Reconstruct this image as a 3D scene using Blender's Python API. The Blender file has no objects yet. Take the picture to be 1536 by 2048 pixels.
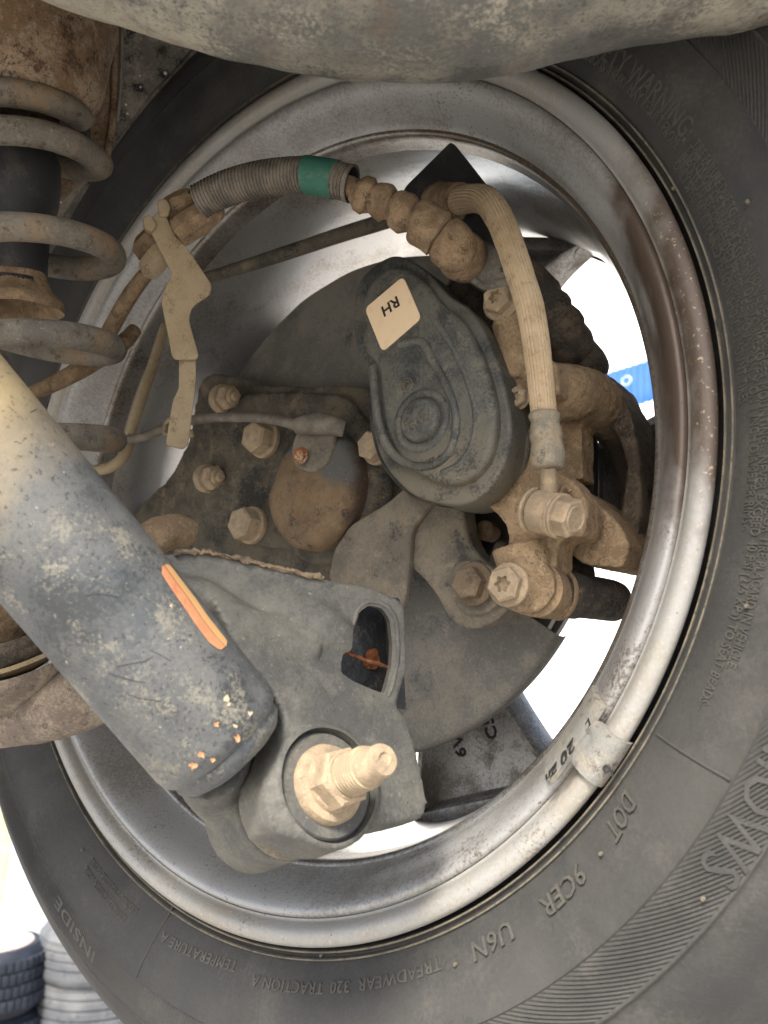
import bpy, bmesh, math, random
import numpy as np
from mathutils import Vector as V, Matrix, noise, geometry
R = math.radians
PI = math.pi
random.seed(7)
scene = bpy.context.scene
COL = scene.collection

# ------------------------------------------------------------------ camera
F = 1547.0                      # focal length in pixels of the 1536x2048 photograph
PITCH = R(12)
MC = Matrix.Translation((0, 0, 1.75)) @ Matrix.Rotation(PITCH, 4, 'X')      # viewer frame: x right, y forward, z up
cd = bpy.data.cameras.new('camera'); cam = bpy.data.objects.new('camera', cd); COL.objects.link(cam)
cam.matrix_world = MC @ Matrix.Rotation(R(90), 4, 'X')
cd.sensor_fit = 'VERTICAL'; cd.lens = 24; cd.sensor_height = 24 * 2048 / F; cd.sensor_width = cd.sensor_height
cd.clip_start = 0.02; cd.clip_end = 600
cd.dof.use_dof = True; cd.dof.focus_distance = 0.42; cd.dof.aperture_fstop = 10
scene.camera = cam

# ------------------------------------------------------------------ sky, sun, exposure
SUN_EL, SUN_AZ = R(48), R(200)          # azimuth measured from +Y (forward) clockwise
w = bpy.data.worlds.new('World'); scene.world = w; w.use_nodes = True
nt = w.node_tree; bg = nt.nodes['Background']
sky = nt.nodes.new('ShaderNodeTexSky'); sky.sky_type = 'NISHITA'; sky.sun_disc = False
sky.sun_elevation = SUN_EL; sky.sun_rotation = SUN_AZ; sky.air_density = 1.0; sky.dust_density = 3.5; sky.ozone_density = 1
nt.links.new(sky.outputs[0], bg.inputs[0]); bg.inputs[1].default_value = 0.06
sl = bpy.data.lights.new('sun', 'SUN'); sl.energy = 1.5; sl.angle = R(14); sl.color = (1, .95, .86)
so = bpy.data.objects.new('sun', sl); COL.objects.link(so)
sd = V((math.sin(SUN_AZ) * math.cos(SUN_EL), math.cos(SUN_AZ) * math.cos(SUN_EL), math.sin(SUN_EL)))
so.rotation_euler = sd.to_track_quat('Z', 'Y').to_euler(); so.location = (0, 0, 6)
scene.view_settings.view_transform = 'Standard'; scene.view_settings.look = 'None'
scene.view_settings.exposure = 2.55; scene.view_settings.gamma = 1.0
scene.cycles.max_bounces = 8; scene.cycles.diffuse_bounces = 5

# ------------------------------------------------------------------ frames
Cw = V((-.078154, .491409, .02733)); TH, PH = .645616, -.156244
A_ = V((math.sin(TH) * math.cos(PH), math.cos(TH) * math.cos(PH), math.sin(PH)))
E1 = A_.cross(V((0, 0, 1))).normalized(); E2 = E1.cross(A_)
def fr(o, x, y, z):
    m = Matrix((x, y, z)).transposed().to_4x4(); m.translation = o; return m
MWc = fr(Cw, E1, E2, -A_)               # wheel frame inside the viewer frame; z = -d (inboard)
MW = MC @ MWc
def ray(px, py): return V(((px - 768) / F, 1, (1024 - py) / F))
def yof(px, py, d): return (Cw + A_ * d).dot(A_) / ray(px, py).dot(A_)
def P(px, py, Y): return MC @ (ray(px, py) * Y)
def W(px, py, d): return P(px, py, yof(px, py, d))
def wl(px, py, d): return MW.inverted() @ W(px, py, d)
def pol(px, py, d):
    q = wl(px, py, d); return math.atan2(q.y, q.x), math.hypot(q.x, q.y)
def dirw(v): return (MC.to_3x3() @ V(v)).normalized()
INB = dirw(-A_)                          # inboard, toward the viewer
def axes(o, z, up=(0, 0, 1)):
    z = V(z).normalized(); u = V(up)
    x = u.cross(z)
    if x.length < 1e-4: x = V((1, 0, 0)).cross(z)
    x.normalize(); return fr(V(o), x, z.cross(x), z)
def plane(px, py, Y, n=None, d=None):
    if d is not None: return (W(px, py, d), INB)
    return (P(px, py, Y), dirw(n or (0, -1, 0)))
EYE = MC.translation
def onp(px, py, pl):
    dr = MC.to_3x3() @ ray(px, py); t = (pl[0] - EYE).dot(pl[1]) / dr.dot(pl[1]); return EYE + dr * t
WP = lambda d: (MW @ V((0, 0, -d)), INB)

# ------------------------------------------------------------------ materials
_mc = {}
def mat(name, base, layers=(), rough=.8, metal=0, bump=(), spec=.4, roughvar=0, seed=0, grain=.42):
    """base colour, then layers (colour, scale, lo, hi[, detail, strength]) of noise-masked dirt; bump = (scale, distance[, strength])"""
    if name in _mc: return _mc[name]
    m = bpy.data.materials.new(name); m.use_nodes = True; nt = m.node_tree; N = nt.nodes; L = nt.links
    b = N['Principled BSDF']; b.inputs['Roughness'].default_value = rough; b.inputs['Metallic'].default_value = metal
    b.inputs['Specular IOR Level'].default_value = spec
    tc = N.new('ShaderNodeTexCoord'); mp = N.new('ShaderNodeMapping'); mp.inputs[1].default_value = (seed * 1.7 + .3, seed * .9, seed * 2.3)
    L.new(tc.outputs['Object'], mp.inputs[0]); vec = mp.outputs[0]
    rgb = N.new('ShaderNodeRGB'); rgb.outputs[0].default_value = (*base, 1); cur = rgb.outputs[0]
    last = None
    for i, ly in enumerate(layers):
        if ly[0] == 'zone':                 # a coat that ends at a ragged line across the thing: colour, axis, from, to, raggedness, noise scale
            _, c, ax, lo, hi, rag, nsc = ly
            dt = N.new('ShaderNodeVectorMath'); dt.operation = 'DOT_PRODUCT'; L.new(tc.outputs['Object'], dt.inputs[0]); dt.inputs[1].default_value = ax
            n = N.new('ShaderNodeTexNoise'); n.inputs['Scale'].default_value = nsc; n.inputs['Detail'].default_value = 8; L.new(vec, n.inputs['Vector'])
            ma = N.new('ShaderNodeMath'); ma.operation = 'MULTIPLY_ADD'; L.new(n.outputs['Fac'], ma.inputs[0]); ma.inputs[1].default_value = rag
            ad = N.new('ShaderNodeMath'); ad.operation = 'SUBTRACT'; L.new(dt.outputs['Value'], ad.inputs[0]); ad.inputs[1].default_value = rag * .5; L.new(ad.outputs[0], ma.inputs[2])
            mr = N.new('ShaderNodeMapRange'); mr.inputs[1].default_value = lo; mr.inputs[2].default_value = hi; L.new(ma.outputs[0], mr.inputs[0])
            mx = N.new('ShaderNodeMix'); mx.data_type = 'RGBA'; L.new(mr.outputs[0], mx.inputs[0]); L.new(cur, mx.inputs[6]); mx.inputs[7].default_value = (*c, 1)
            cur = mx.outputs[2]; last = mr.outputs[0]; continue
        c, sc, lo, hi = ly[:4]; det = ly[4] if len(ly) > 4 else 6; st = ly[5] if len(ly) > 5 else 1
        n = N.new('ShaderNodeTexNoise'); n.inputs['Scale'].default_value = sc; n.inputs['Detail'].default_value = det
        n.inputs['Roughness'].default_value = .62; n.noise_dimensions = '4D'; n.inputs['W'].default_value = i * 3.1 + seed
        L.new(vec, n.inputs['Vector'])
        mr = N.new('ShaderNodeMapRange'); mr.interpolation_type = 'SMOOTHSTEP'
        mr.inputs[1].default_value = lo; mr.inputs[2].default_value = hi; mr.inputs[3].default_value = 0; mr.inputs[4].default_value = st
        src_ = n.outputs['Fac']
        if sc < 260:                        # grainy edges: a much finer noise rides on the coarse one
            n2 = N.new('ShaderNodeTexNoise'); n2.inputs['Scale'].default_value = min(1500, max(sc * 11, 500)); n2.inputs['Detail'].default_value = 2; n2.inputs['Roughness'].default_value = .7
            L.new(vec, n2.inputs['Vector']); m2 = N.new('ShaderNodeMath'); m2.operation = 'MULTIPLY_ADD'; L.new(n2.outputs['Fac'], m2.inputs[0]); m2.inputs[1].default_value = grain
            m3 = N.new('ShaderNodeMath'); m3.operation = 'SUBTRACT'; L.new(n.outputs['Fac'], m3.inputs[0]); m3.inputs[1].default_value = grain * .5; L.new(m3.outputs[0], m2.inputs[2]); src_ = m2.outputs[0]
        L.new(src_, mr.inputs[0])
        mx = N.new('ShaderNodeMix'); mx.data_type = 'RGBA'; L.new(mr.outputs[0], mx.inputs[0]); L.new(cur, mx.inputs[6]); mx.inputs[7].default_value = (*c, 1)
        cur = mx.outputs[2]; last = mr.outputs[0]
    L.new(cur, b.inputs['Base Color'])
    if roughvar and last is not None:
        mr = N.new('ShaderNodeMapRange'); mr.inputs[3].default_value = rough; mr.inputs[4].default_value = min(1, rough + roughvar)
        L.new(last, mr.inputs[0]); L.new(mr.outputs[0], b.inputs['Roughness'])
        mr2 = N.new('ShaderNodeMapRange'); mr2.inputs[3].default_value = metal; mr2.inputs[4].default_value = 0
        L.new(last, mr2.inputs[0]); L.new(mr2.outputs[0], b.inputs['Metallic'])
    prev = None
    for i, bp in enumerate(bump):
        n = N.new('ShaderNodeTexNoise'); n.inputs['Scale'].default_value = bp[0]; n.inputs['Detail'].default_value = 5; n.inputs['Roughness'].default_value = .6
        L.new(vec, n.inputs['Vector'])
        bn = N.new('ShaderNodeBump'); bn.inputs['Distance'].default_value = bp[1]; bn.inputs['Strength'].default_value = bp[2] if len(bp) > 2 else 1
        L.new(n.outputs['Fac'], bn.inputs['Height'])
        if prev is not None: L.new(prev, bn.inputs['Normal'])
        prev = bn.outputs[0]
    if prev is not None: L.new(prev, b.inputs['Normal'])
    _mc[name] = m; return m

TAN = (.36, .255, .15); TAN2 = (.25, .175, .105); BRN = (.13, .085, .055); GRY = (.19, .18, .155); DRK = (.022, .023, .025)
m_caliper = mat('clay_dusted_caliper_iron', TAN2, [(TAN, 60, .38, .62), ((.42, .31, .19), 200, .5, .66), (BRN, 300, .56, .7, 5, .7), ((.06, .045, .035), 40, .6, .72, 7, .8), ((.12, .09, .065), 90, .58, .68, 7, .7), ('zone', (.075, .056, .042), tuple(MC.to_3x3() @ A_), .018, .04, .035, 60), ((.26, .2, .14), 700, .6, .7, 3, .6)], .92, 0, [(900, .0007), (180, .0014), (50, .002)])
m_dust = mat('dusty_cast_iron', TAN2, [(TAN, 60, .4, .62), ((.42, .31, .19), 260, .5, .7), (BRN, 400, .6, .72, 3, .6), ((.06, .045, .035), 45, .66, .78, 5, .7)], .92, 0, [(900, .0006), (180, .0012)])
m_dustbolt = mat('dusty_bolt_steel', (.3, .235, .16), [((.42, .32, .21), 150, .4, .62), (BRN, 500, .58, .72, 3, .6)], .8, 0, [(900, .0004), (250, .0006)])
m_boltbrown = mat('brown_dusted_bolt', (.16, .12, .08), [((.24, .18, .115), 60, .42, .6), ((.07, .055, .04), 120, .56, .68)], .85, 0, [(700, .0005)])
m_crimp = mat('greyish_crimped_steel', (.22, .195, .15), [((.32, .265, .185), 80, .42, .62), ((.13, .12, .1), 120, .56, .68)], .7, .1, [(700, .0005)])
m_thread = mat('sandy_thread_steel', (.33, .26, .175), [((.45, .35, .23), 120, .45, .6)], .75)
m_mud = mat('mud_caked_dark_iron', (.06, .054, .044), [((.125, .108, .08), 40, .36, .6), ((.2, .155, .1), 80, .54, .7), ((.022, .023, .023), 26, .52, .64, 7, .9), ((.24, .19, .13), 500, .62, .72, 3, .5)], .85, 0, [(500, .0008), (90, .0015)])
m_arm = mat('dusty_black_arm_paint', (.078, .078, .074), [((.135, .13, .11), 30, .36, .66), ((.17, .16, .135), 90, .48, .7, 7, .6), ((.3, .28, .21), 500, .64, .72, 2, .5), ((.03, .032, .035), 260, .64, .74, 3, .6), ((.3, .12, .04), 70, .76, .8, 3, .5)], .62, 0, [(1100, .0003), (120, .0007)], .4)
m_shock = mat('stained_grey_damper_paint', (.08, .087, .093), [((.15, .15, .143), 20, .36, .62), ((.04, .044, .047), 28, .5, .66, 8, .9), ((.27, .25, .195), 60, .52, .68, 8, .75), ('zone', (.43, .335, .19), tuple(-dirw((.68, .04, -.73))), .06, .105, .06, 40), ((.035, .036, .04), 420, .6, .68, 2, .7), ((.45, .41, .32), 380, .69, .74, 2, .8)], .55, 0, [(1200, .0002), (60, .0005)], .45, seed=3, grain=.5)
m_shocktan = mat('tan_dusted_damper_paint', (.5, .4, .25), [((.62, .52, .36), 60, .4, .6), ((.12, .11, .09), 300, .6, .7)], .8, 0, [(800, .0003)])
m_spring = mat('dusty_spring_steel', (.13, .118, .1), [((.2, .18, .145), 50, .38, .64), ((.075, .06, .048), 150, .54, .68), (TAN2, 30, .5, .68), ((.42, .39, .31), 420, .64, .72, 3, .5)], .85, 0, [(900, .0004), (200, .0006)])
m_springtan = mat('tan_spring_steel', (.36, .27, .15), [((.46, .36, .22), 90, .4, .6), ((.12, .1, .07), 600, .6, .68)], .85, 0, [(900, .0004)])
m_tower = mat('rust_and_dust_tower', (.2, .125, .07), [((.34, .26, .175), 26, .42, .58), ((.09, .055, .035), 40, .52, .64), ((.3, .25, .19), 200, .55, .66), ((.05, .04, .035), 700, .6, .68, 3, .6)], .9, 0, [(300, .0008), (60, .0015)])
m_liner = mat('mud_splashed_liner', (.17, .155, .13), [((.33, .3, .25), 50, .4, .62), ((.035, .032, .03), 90, .52, .66), ((.3, .28, .24), 600, .66, .72, 3, .6)], .85, 0, [(200, .001)])
m_cover = mat('dusty_black_plastic', (.05, .053, .052), [((.115, .112, .097), 35, .34, .64), ((.19, .175, .13), 70, .52, .72, 7, .7), ('zone', (.15, .135, .1), tuple(dirw((.2, 0, -1))), .02, .06, .07, 45), ((.028, .031, .033), 60, .5, .68, 6, .8), ((.28, .26, .2), 700, .63, .73, 2, .45)], .55, 0, [(1000, .00025), (150, .0004)], .4, seed=2, grain=.5)
m_black = mat('black_rubber_part', (.018, .019, .021), [((.07, .062, .05), 60, .42, .66), ((.16, .125, .085), 200, .58, .74, 6, .5)], .7, 0, [(500, .0005)])
m_sleeve = mat('muddy_rubber_sleeve', (.045, .04, .036), [((.12, .095, .07), 60, .4, .62), (TAN2, 110, .56, .72, 7, .7), ((.02, .02, .02), 40, .56, .7), ((.24, .19, .13), 600, .64, .72, 3, .5)], .85, 0, [(600, .0006), (120, .001)])
m_blackdk = mat('black_painted_part', DRK, [((.05, .045, .04), 60, .5, .7)], .6, 0, [(300, .0004)])
m_boot = mat('dust_caked_rubber_boot', (.19, .13, .078), [((.29, .205, .125), 120, .42, .6), ((.09, .065, .045), 160, .56, .68), ((.4, .3, .19), 700, .6, .7, 3, .6)], .95, 0, [(700, .0008), (160, .0012)])
m_hose = mat('dusty_ribbed_hose', (.4, .3, .185), [((.47, .36, .235), 90, .4, .6), ((.26, .185, .115), 220, .56, .68), ((.08, .07, .055), 900, .68, .74, 2, .6)], .9, 0, [(900, .0003)])
m_conduit = mat('grey_corrugated_plastic', (.13, .115, .095), [((.21, .18, .145), 90, .4, .62), ((.06, .055, .05), 120, .58, .7)], .75, 0, [(500, .0003)])
m_plug = mat('dusty_grey_plug_plastic', (.1, .098, .09), [((.18, .165, .135), 60, .4, .62), ((.26, .21, .15), 160, .56, .7)], .7, 0, [(600, .0003)])
m_green = mat('green_tape', (.035, .14, .1), [((.09, .17, .13), 60, .45, .65), ((.17, .16, .12), 200, .6, .72)], .7, 0, [(400, .0003)])
m_bracket = mat('clay_dusted_bracket', (.3, .235, .145), [((.35, .28, .18), 50, .4, .6), ((.2, .15, .09), 90, .55, .68), ((.06, .05, .04), 45, .7, .74, 6), ((.42, .35, .24), 500, .62, .7, 3, .5)], .9, 0, [(900, .0003), (120, .0006)])
m_shield = mat('grey_dust_shield_steel', (.145, .142, .13), [((.225, .21, .175), 18, .4, .62), ((.27, .245, .2), 50, .5, .68, 8, .6), ((.08, .08, .082), 25, .55, .7), ((.24, .12, .05), 40, .7, .76, 4, .7), ((.33, .3, .25), 500, .64, .72, 2, .4)], .68, .1, [(900, .0002), (40, .0008)], .4)
m_web = mat('dusty_web_plate', (.14, .125, .1), [((.22, .19, .145), 30, .4, .62), ((.3, .24, .165), 110, .54, .7, 7, .7), ((.07, .065, .06), 40, .55, .68), ((.3, .14, .05), 60, .74, .78)], .8, 0, [(700, .0003), (80, .0008)])
m_cup = mat('hub_cup_mixed_dust', (.17, .115, .065), [((.22, .15, .085), 50, .4, .62), ((.09, .065, .045), 90, .54, .68, 7, .8), ('zone', (.1, .1, .095), tuple(dirw((.45, 0, .9))), .008, .014, .024, 60), ('zone', (.075, .05, .035), tuple(dirw((1, .1, -.1))), .016, .024, .03, 60), ((.22, .09, .035), 60, .64, .7), ((.033, .03, .03), 70, .6, .68, 6, .8), ((.33, .24, .14), 400, .6, .7, 3, .4)], .75, 0, [(600, .0003), (90, .001)], seed=11)
m_rusty = mat('rusted_bolt', (.3, .11, .045), [((.5, .4, .28), 60, .45, .55), ((.13, .05, .025), 300, .55, .66)], .85, 0, [(700, .0006)])
m_rust = mat('rust_patch', (.26, .085, .03), [((.12, .05, .025), 200, .45, .6), ((.4, .2, .09), 500, .55, .68)], .95, 0, [(600, .001)])
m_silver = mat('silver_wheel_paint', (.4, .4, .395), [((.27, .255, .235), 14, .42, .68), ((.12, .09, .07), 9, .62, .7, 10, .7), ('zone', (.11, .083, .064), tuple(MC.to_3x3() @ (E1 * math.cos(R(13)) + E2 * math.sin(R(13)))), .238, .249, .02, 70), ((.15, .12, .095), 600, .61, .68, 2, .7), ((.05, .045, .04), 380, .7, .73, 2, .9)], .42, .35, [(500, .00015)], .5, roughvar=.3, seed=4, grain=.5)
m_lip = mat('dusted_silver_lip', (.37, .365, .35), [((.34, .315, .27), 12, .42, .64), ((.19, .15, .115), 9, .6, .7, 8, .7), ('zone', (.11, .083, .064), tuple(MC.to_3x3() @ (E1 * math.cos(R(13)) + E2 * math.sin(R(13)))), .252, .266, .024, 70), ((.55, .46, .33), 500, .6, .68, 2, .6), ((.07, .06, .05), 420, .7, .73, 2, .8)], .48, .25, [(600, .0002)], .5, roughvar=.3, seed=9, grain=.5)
m_barrel = mat('dirty_wheel_barrel', (.36, .345, .32), [((.2, .165, .13), 9, .4, .62), ((.13, .1, .08), 22, .52, .7, 7, .7), ((.05, .045, .04), 90, .7, .74, 3, .8)], .38, .75, [(300, .0002)], .5, roughvar=.35, seed=6)
m_barrel_glare = mat('glare_brightened_brushed_barrel', (.62, .61, .6), [((.4, .36, .31), 12, .46, .66), ((.24, .2, .17), 60, .6, .72, 7, .6), ((.05, .045, .04), 120, .72, .75, 3, .8)], .3, .85, [(300, .0002)], .5, roughvar=.35, seed=6)  # lighter copy of the barrel metal; daylight glare is put into its colour
m_spoke = mat('dirty_grey_spoke', (.42, .42, .42), [((.2, .18, .155), 14, .42, .62), ((.2, .175, .15), 60, .5, .7)], .42, .6, [(400, .0002)], .5, roughvar=.3)
m_weight = mat('zinc_clip_weight', (.27, .268, .25), [((.36, .32, .26), 60, .42, .6), ((.14, .12, .1), 160, .58, .68), ((.3, .16, .08), 90, .7, .76, 4, .6)], .6, .3, [(500, .0004), (120, .0006)])
m_tyre = mat('dusty_black_rubber', (.034, .034, .034), [((.055, .053, .049), 14, .3, .7), ((.085, .08, .07), 30, .5, .75, 8, .6), ((.032, .034, .036), 34, .6, .64, 4, .6), ((.13, .115, .09), 700, .68, .76, 2, .4)], .7, 0, [(900, .00025), (60, .0006)], .35, grain=.3)
m_tyretext = mat('raised_rubber_lettering', (.062, .06, .053), [((.085, .08, .068), 200, .45, .65)], .62, 0, [(900, .0002)], .4)
m_ridge = mat('scuffed_rubber_ridge', (.1, .09, .07), [((.17, .145, .105), 60, .4, .6), ((.04, .04, .04), 120, .55, .7)], .7)
m_tank = mat('mud_smeared_tank', (.13, .13, .12), [((.3, .28, .225), 8, .4, .58), ((.42, .385, .31), 16, .5, .64, 8, .8), ((.045, .05, .055), 11, .52, .62, 9, .85), ((.16, .12, .095), 45, .55, .7, 5, .6)], .7, 0, [(80, .002), (400, .0004)], seed=5, grain=.35)
m_rustchip = mat('rusty_paint_chip', (.42, .19, .08), [((.46, .36, .22), 260, .45, .6)], .85)
m_chip = mat('sandy_paint_chip', (.42, .36, .24), [((.5, .44, .32), 300, .45, .6)], .8)
m_label = mat('peach_paper_label', (.8, .62, .42), [((.74, .56, .35), 120, .5, .7), ((.3, .2, .12), 700, .72, .75, 2, .8)], .7)
m_ink = mat('label_ink', (.03, .025, .025), [], .7)
m_orange = mat('orange_paint_mark', (.6, .235, .12), [((.64, .28, .14), 70, .4, .6), ((.5, .19, .1), 30, .5, .7)], .6)
m_yellow = mat('yellow_paint_edge', (.66, .38, .16), [((.62, .32, .15), 90, .5, .7)], .6)
m_seat = mat('grey_brown_seat_rim', (.15, .12, .1), [((.27, .225, .17), 50, .42, .62), ((.09, .07, .055), 160, .54, .68), ((.4, .33, .24), 500, .62, .7, 3, .6)], .85, 0, [(500, .0006), (90, .001)])
m_ground = mat('pale_concrete_yard', (.42, .4, .36), [((.33, .31, .28), .8, .4, .6), ((.25, .24, .22), 6, .55, .7)], .9, 0, [(20, .01)])
m_wall = mat('pale_blue_wall_paint', (.6, .69, .76), [((.52, .6, .66), 2, .4, .7)], .8)
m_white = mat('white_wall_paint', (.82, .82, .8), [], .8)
m_blue = mat('blue_sheet_metal', (.03, .13, .5), [((.08, .2, .55), 1.2, .4, .65)], .5)
m_ycloth = mat('yellow_plastic_strip', (.62, .58, .3), [((.6, .6, .45), 8, .45, .65)], .6)
m_oldtyre = mat('sun_greyed_rubber', (.085, .09, .1), [((.14, .145, .15), 12, .4, .65), ((.045, .05, .06), 30, .55, .7)], .85)
m_bluetyre = mat('blue_black_rubber', (.011, .015, .025), [((.03, .037, .052), 14, .42, .66)], .7)
m_redrim = mat('faded_red_steel_rim', (.55, .4, .36), [((.6, .47, .42), 12, .4, .6), ((.25, .2, .2), 40, .55, .7)], .8)
m_slot = mat('glossy_black_slot_paint', (.018, .019, .021), [((.1, .095, .085), 70, .54, .7, 8, .8), ((.3, .1, .04), 60, .72, .76)], .4, 0, [(200, .0008)], .5)
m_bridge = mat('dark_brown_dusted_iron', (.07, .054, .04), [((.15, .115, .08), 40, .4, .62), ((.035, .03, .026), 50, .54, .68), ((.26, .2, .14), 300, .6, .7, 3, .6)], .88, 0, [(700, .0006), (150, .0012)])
m_disc = mat('worn_brake_disc_iron', (.14, .13, .125), [((.08, .06, .05), 30, .45, .65)], .5, .6)

# ------------------------------------------------------------------ builders
class G:
    def __init__(s): s.v = []; s.f = []
    def add(s, vf):
        o = len(s.v); s.v += [V(p) for p in vf[0]]; s.f += [tuple(i + o for i in f) for f in vf[1]]; return s
def merge(*parts):
    g = G()
    for p in parts: g.add(p)
    return g.v, g.f
def lathe(prof, M=Matrix(), seg=48, a0=0, a1=2 * PI):
    full = abs(a1 - a0 - 2 * PI) < 1e-6; n = seg if full else seg + 1
    vs = []; fs = []
    for i in range(n):
        t = a0 + (a1 - a0) * i / seg; c, s = math.cos(t), math.sin(t)
        vs += [M @ V((r * c, r * s, h)) for r, h in prof]
    k = len(prof)
    for i in range(seg):
        j = (i + 1) % n
        for q in range(k - 1): fs.append((i * k + q, j * k + q, j * k + q + 1, i * k + q + 1))
    return vs, fs
def wlathe(prof, seg=256, a0=0, a1=2 * PI):             # (r, d) in the wheel frame
    return lathe([(r, -d) for r, d in prof], MW, seg, a0, a1)
def cr(pts, n=6, closed=False):
    pts = [V(p) for p in pts]; out = []; m = len(pts)
    rng = m if closed else m - 1
    for i in range(rng):
        g = lambda k: pts[k % m] if closed else pts[max(0, min(m - 1, k))]
        a, b, c, d = g(i - 1), g(i), g(i + 1), g(i + 2)
        for j in range(n):
            t = j / n; out.append(.5 * ((2 * b) + (c - a) * t + (2 * a - 5 * b + 4 * c - d) * t * t + (3 * b - a - 3 * c + d) * t ** 3))
    if not closed: out.append(pts[-1])
    return out
def tube(path, rad, seg=20, caps=True, n=0):
    if n:
        q = cr([V((*p, 0)) for p in path], n) if False else None
        path2 = cr(path, n)
        if not isinstance(rad, (int, float)):
            rr = []
            for i in range(len(path) - 1):
                for j in range(n): rr.append(rad[i] + (rad[i + 1] - rad[i]) * j / n)
            rad = rr + [rad[-1]]
        path = path2
    path = [V(p) for p in path]; N_ = len(path)
    if isinstance(rad, (int, float)): rad = [rad] * N_
    vs = []; fs = []; t = (path[1] - path[0]).normalized(); u = t.orthogonal().normalized()
    for i in range(N_):
        t2 = (path[min(i + 1, N_ - 1)] - path[max(i - 1, 0)])
        if t2.length > 1e-9: t2.normalize(); u = (u - t2 * u.dot(t2)).normalized(); t = t2
        w_ = t.cross(u)
        for k in range(seg):
            a = 2 * PI * k / seg; vs.append(path[i] + (u * math.cos(a) + w_ * math.sin(a)) * rad[i])
    for i in range(N_ - 1):
        for k in range(seg):
            k2 = (k + 1) % seg; fs.append((i * seg + k, i * seg + k2, (i + 1) * seg + k2, (i + 1) * seg + k))
    if caps: fs.append(tuple(range(seg))[::-1]); fs.append(tuple((N_ - 1) * seg + k for k in range(seg)))
    return vs, fs
def PT(pts): return [P(x, y, Y) for x, y, Y, *_ in pts]
def tubeY(pts, n=6, seg=20, caps=True):                 # (px, py, Y, half width px)
    return tube(PT(pts), [h * Y / F for x, y, Y, h in pts], seg, caps, n)
def tubeD(pts, n=6, seg=20, caps=True):                 # (px, py, d, half width px)
    return tubeY([(x, y, yof(x, y, d), h) for x, y, d, h in pts], n, seg, caps)
def bmout(bm):
    vs = [v.co.copy() for v in bm.verts]; bm.verts.index_update(); fs = [tuple(v.index for v in f.verts) for f in bm.faces]; bm.free(); return vs, fs
def slab(pts, vec, bev=.0015, seg=2, holes=None):       # pts: planar world outline, extruded by vec (away from the viewer)
    bm = bmesh.new(); vs = [bm.verts.new(p) for p in pts]; f = bm.faces.new(vs)
    vec = V(vec); f.normal_update()
    if f.normal.dot(vec) > 0: f.normal_flip()
    r = bmesh.ops.extrude_face_region(bm, geom=[f]); nv = [g for g in r['geom'] if isinstance(g, bmesh.types.BMVert)]
    bmesh.ops.translate(bm, verts=nv, vec=vec)
    bmesh.ops.recalc_face_normals(bm, faces=bm.faces)
    if bev:
        es = [e for e in bm.edges if len(e.link_faces) == 2 and e.calc_face_angle(0) > R(38)]
        bmesh.ops.bevel(bm, geom=es, offset=bev, segments=seg, profile=.5, affect='EDGES', clamp_overlap=True)
    bmesh.ops.triangulate(bm, faces=[f for f in bm.faces if len(f.verts) > 4])
    return bmout(bm)
def outl(pts, pl, smooth=0):                            # pixel outline laid on a plane of the place
    q = [onp(x, y, pl) for x, y in pts]
    return cr(q, smooth, True) if smooth else q
def rnd(pts, r=8, k=4):                                 # round the corners of a pixel outline
    out = []; m = len(pts)
    for i in range(m):
        p = V((*pts[i], 0)); a = V((*pts[i - 1], 0)); b = V((*pts[(i + 1) % m], 0))
        ra = min(r, (a - p).length * .45); rb = min(r, (b - p).length * .45)
        s = p + (a - p).normalized() * ra; e = p + (b - p).normalized() * rb
        for j in range(k + 1):
            t = j / k; q = s * (1 - t) ** 2 + p * 2 * t * (1 - t) + e * t * t; out.append((q.x, q.y))
    return out
def box(M, sx, sy, sz, bev=.001):
    o = [M @ V((x * sx / 2, y * sy / 2, sz / 2)) for x, y in ((-1, -1), (1, -1), (1, 1), (-1, 1))]
    return slab(o, M.to_3x3() @ V((0, 0, -sz)), bev)

def obj(name, vf, m=None, parent=None, smooth=40, label=None):
    vs, fs = vf; c = V((0, 0, 0))
    for v in vs: c += v
    c /= max(1, len(vs))
    base = parent_world(parent) if parent else V((0, 0, 0))
    me = bpy.data.meshes.new(name); me.from_pydata([v - c for v in vs], [], fs)
    bm = bmesh.new(); bm.from_mesh(me); bmesh.ops.remove_doubles(bm, verts=bm.verts, dist=1e-7); bmesh.ops.recalc_face_normals(bm, faces=bm.faces)
    for f in bm.faces: f.smooth = True
    for e in bm.edges: e.smooth = e.calc_face_angle(0) < R(smooth)
    bm.to_mesh(me); bm.free()
    if m: me.materials.append(m)
    o = bpy.data.objects.new(name, me); COL.objects.link(o)
    if parent: o.parent = parent
    o.location = c - base
    if label: o['label'] = label
    return o
def parent_world(p):
    l = V(p.location)
    while p.parent: p = p.parent; l += V(p.location)
    return l
def tag(o, label, cat, group=None):
    o['label'] = label; o['category'] = cat
    if group: o['group'] = group
    return o
def thing(name, loc, label, cat, group=None):
    o = bpy.data.objects.new(name, None); o.empty_display_size = .02; COL.objects.link(o); o.location = loc
    return tag(o, label, cat, group)
def struct(o): o['kind'] = 'structure'; return o
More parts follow.
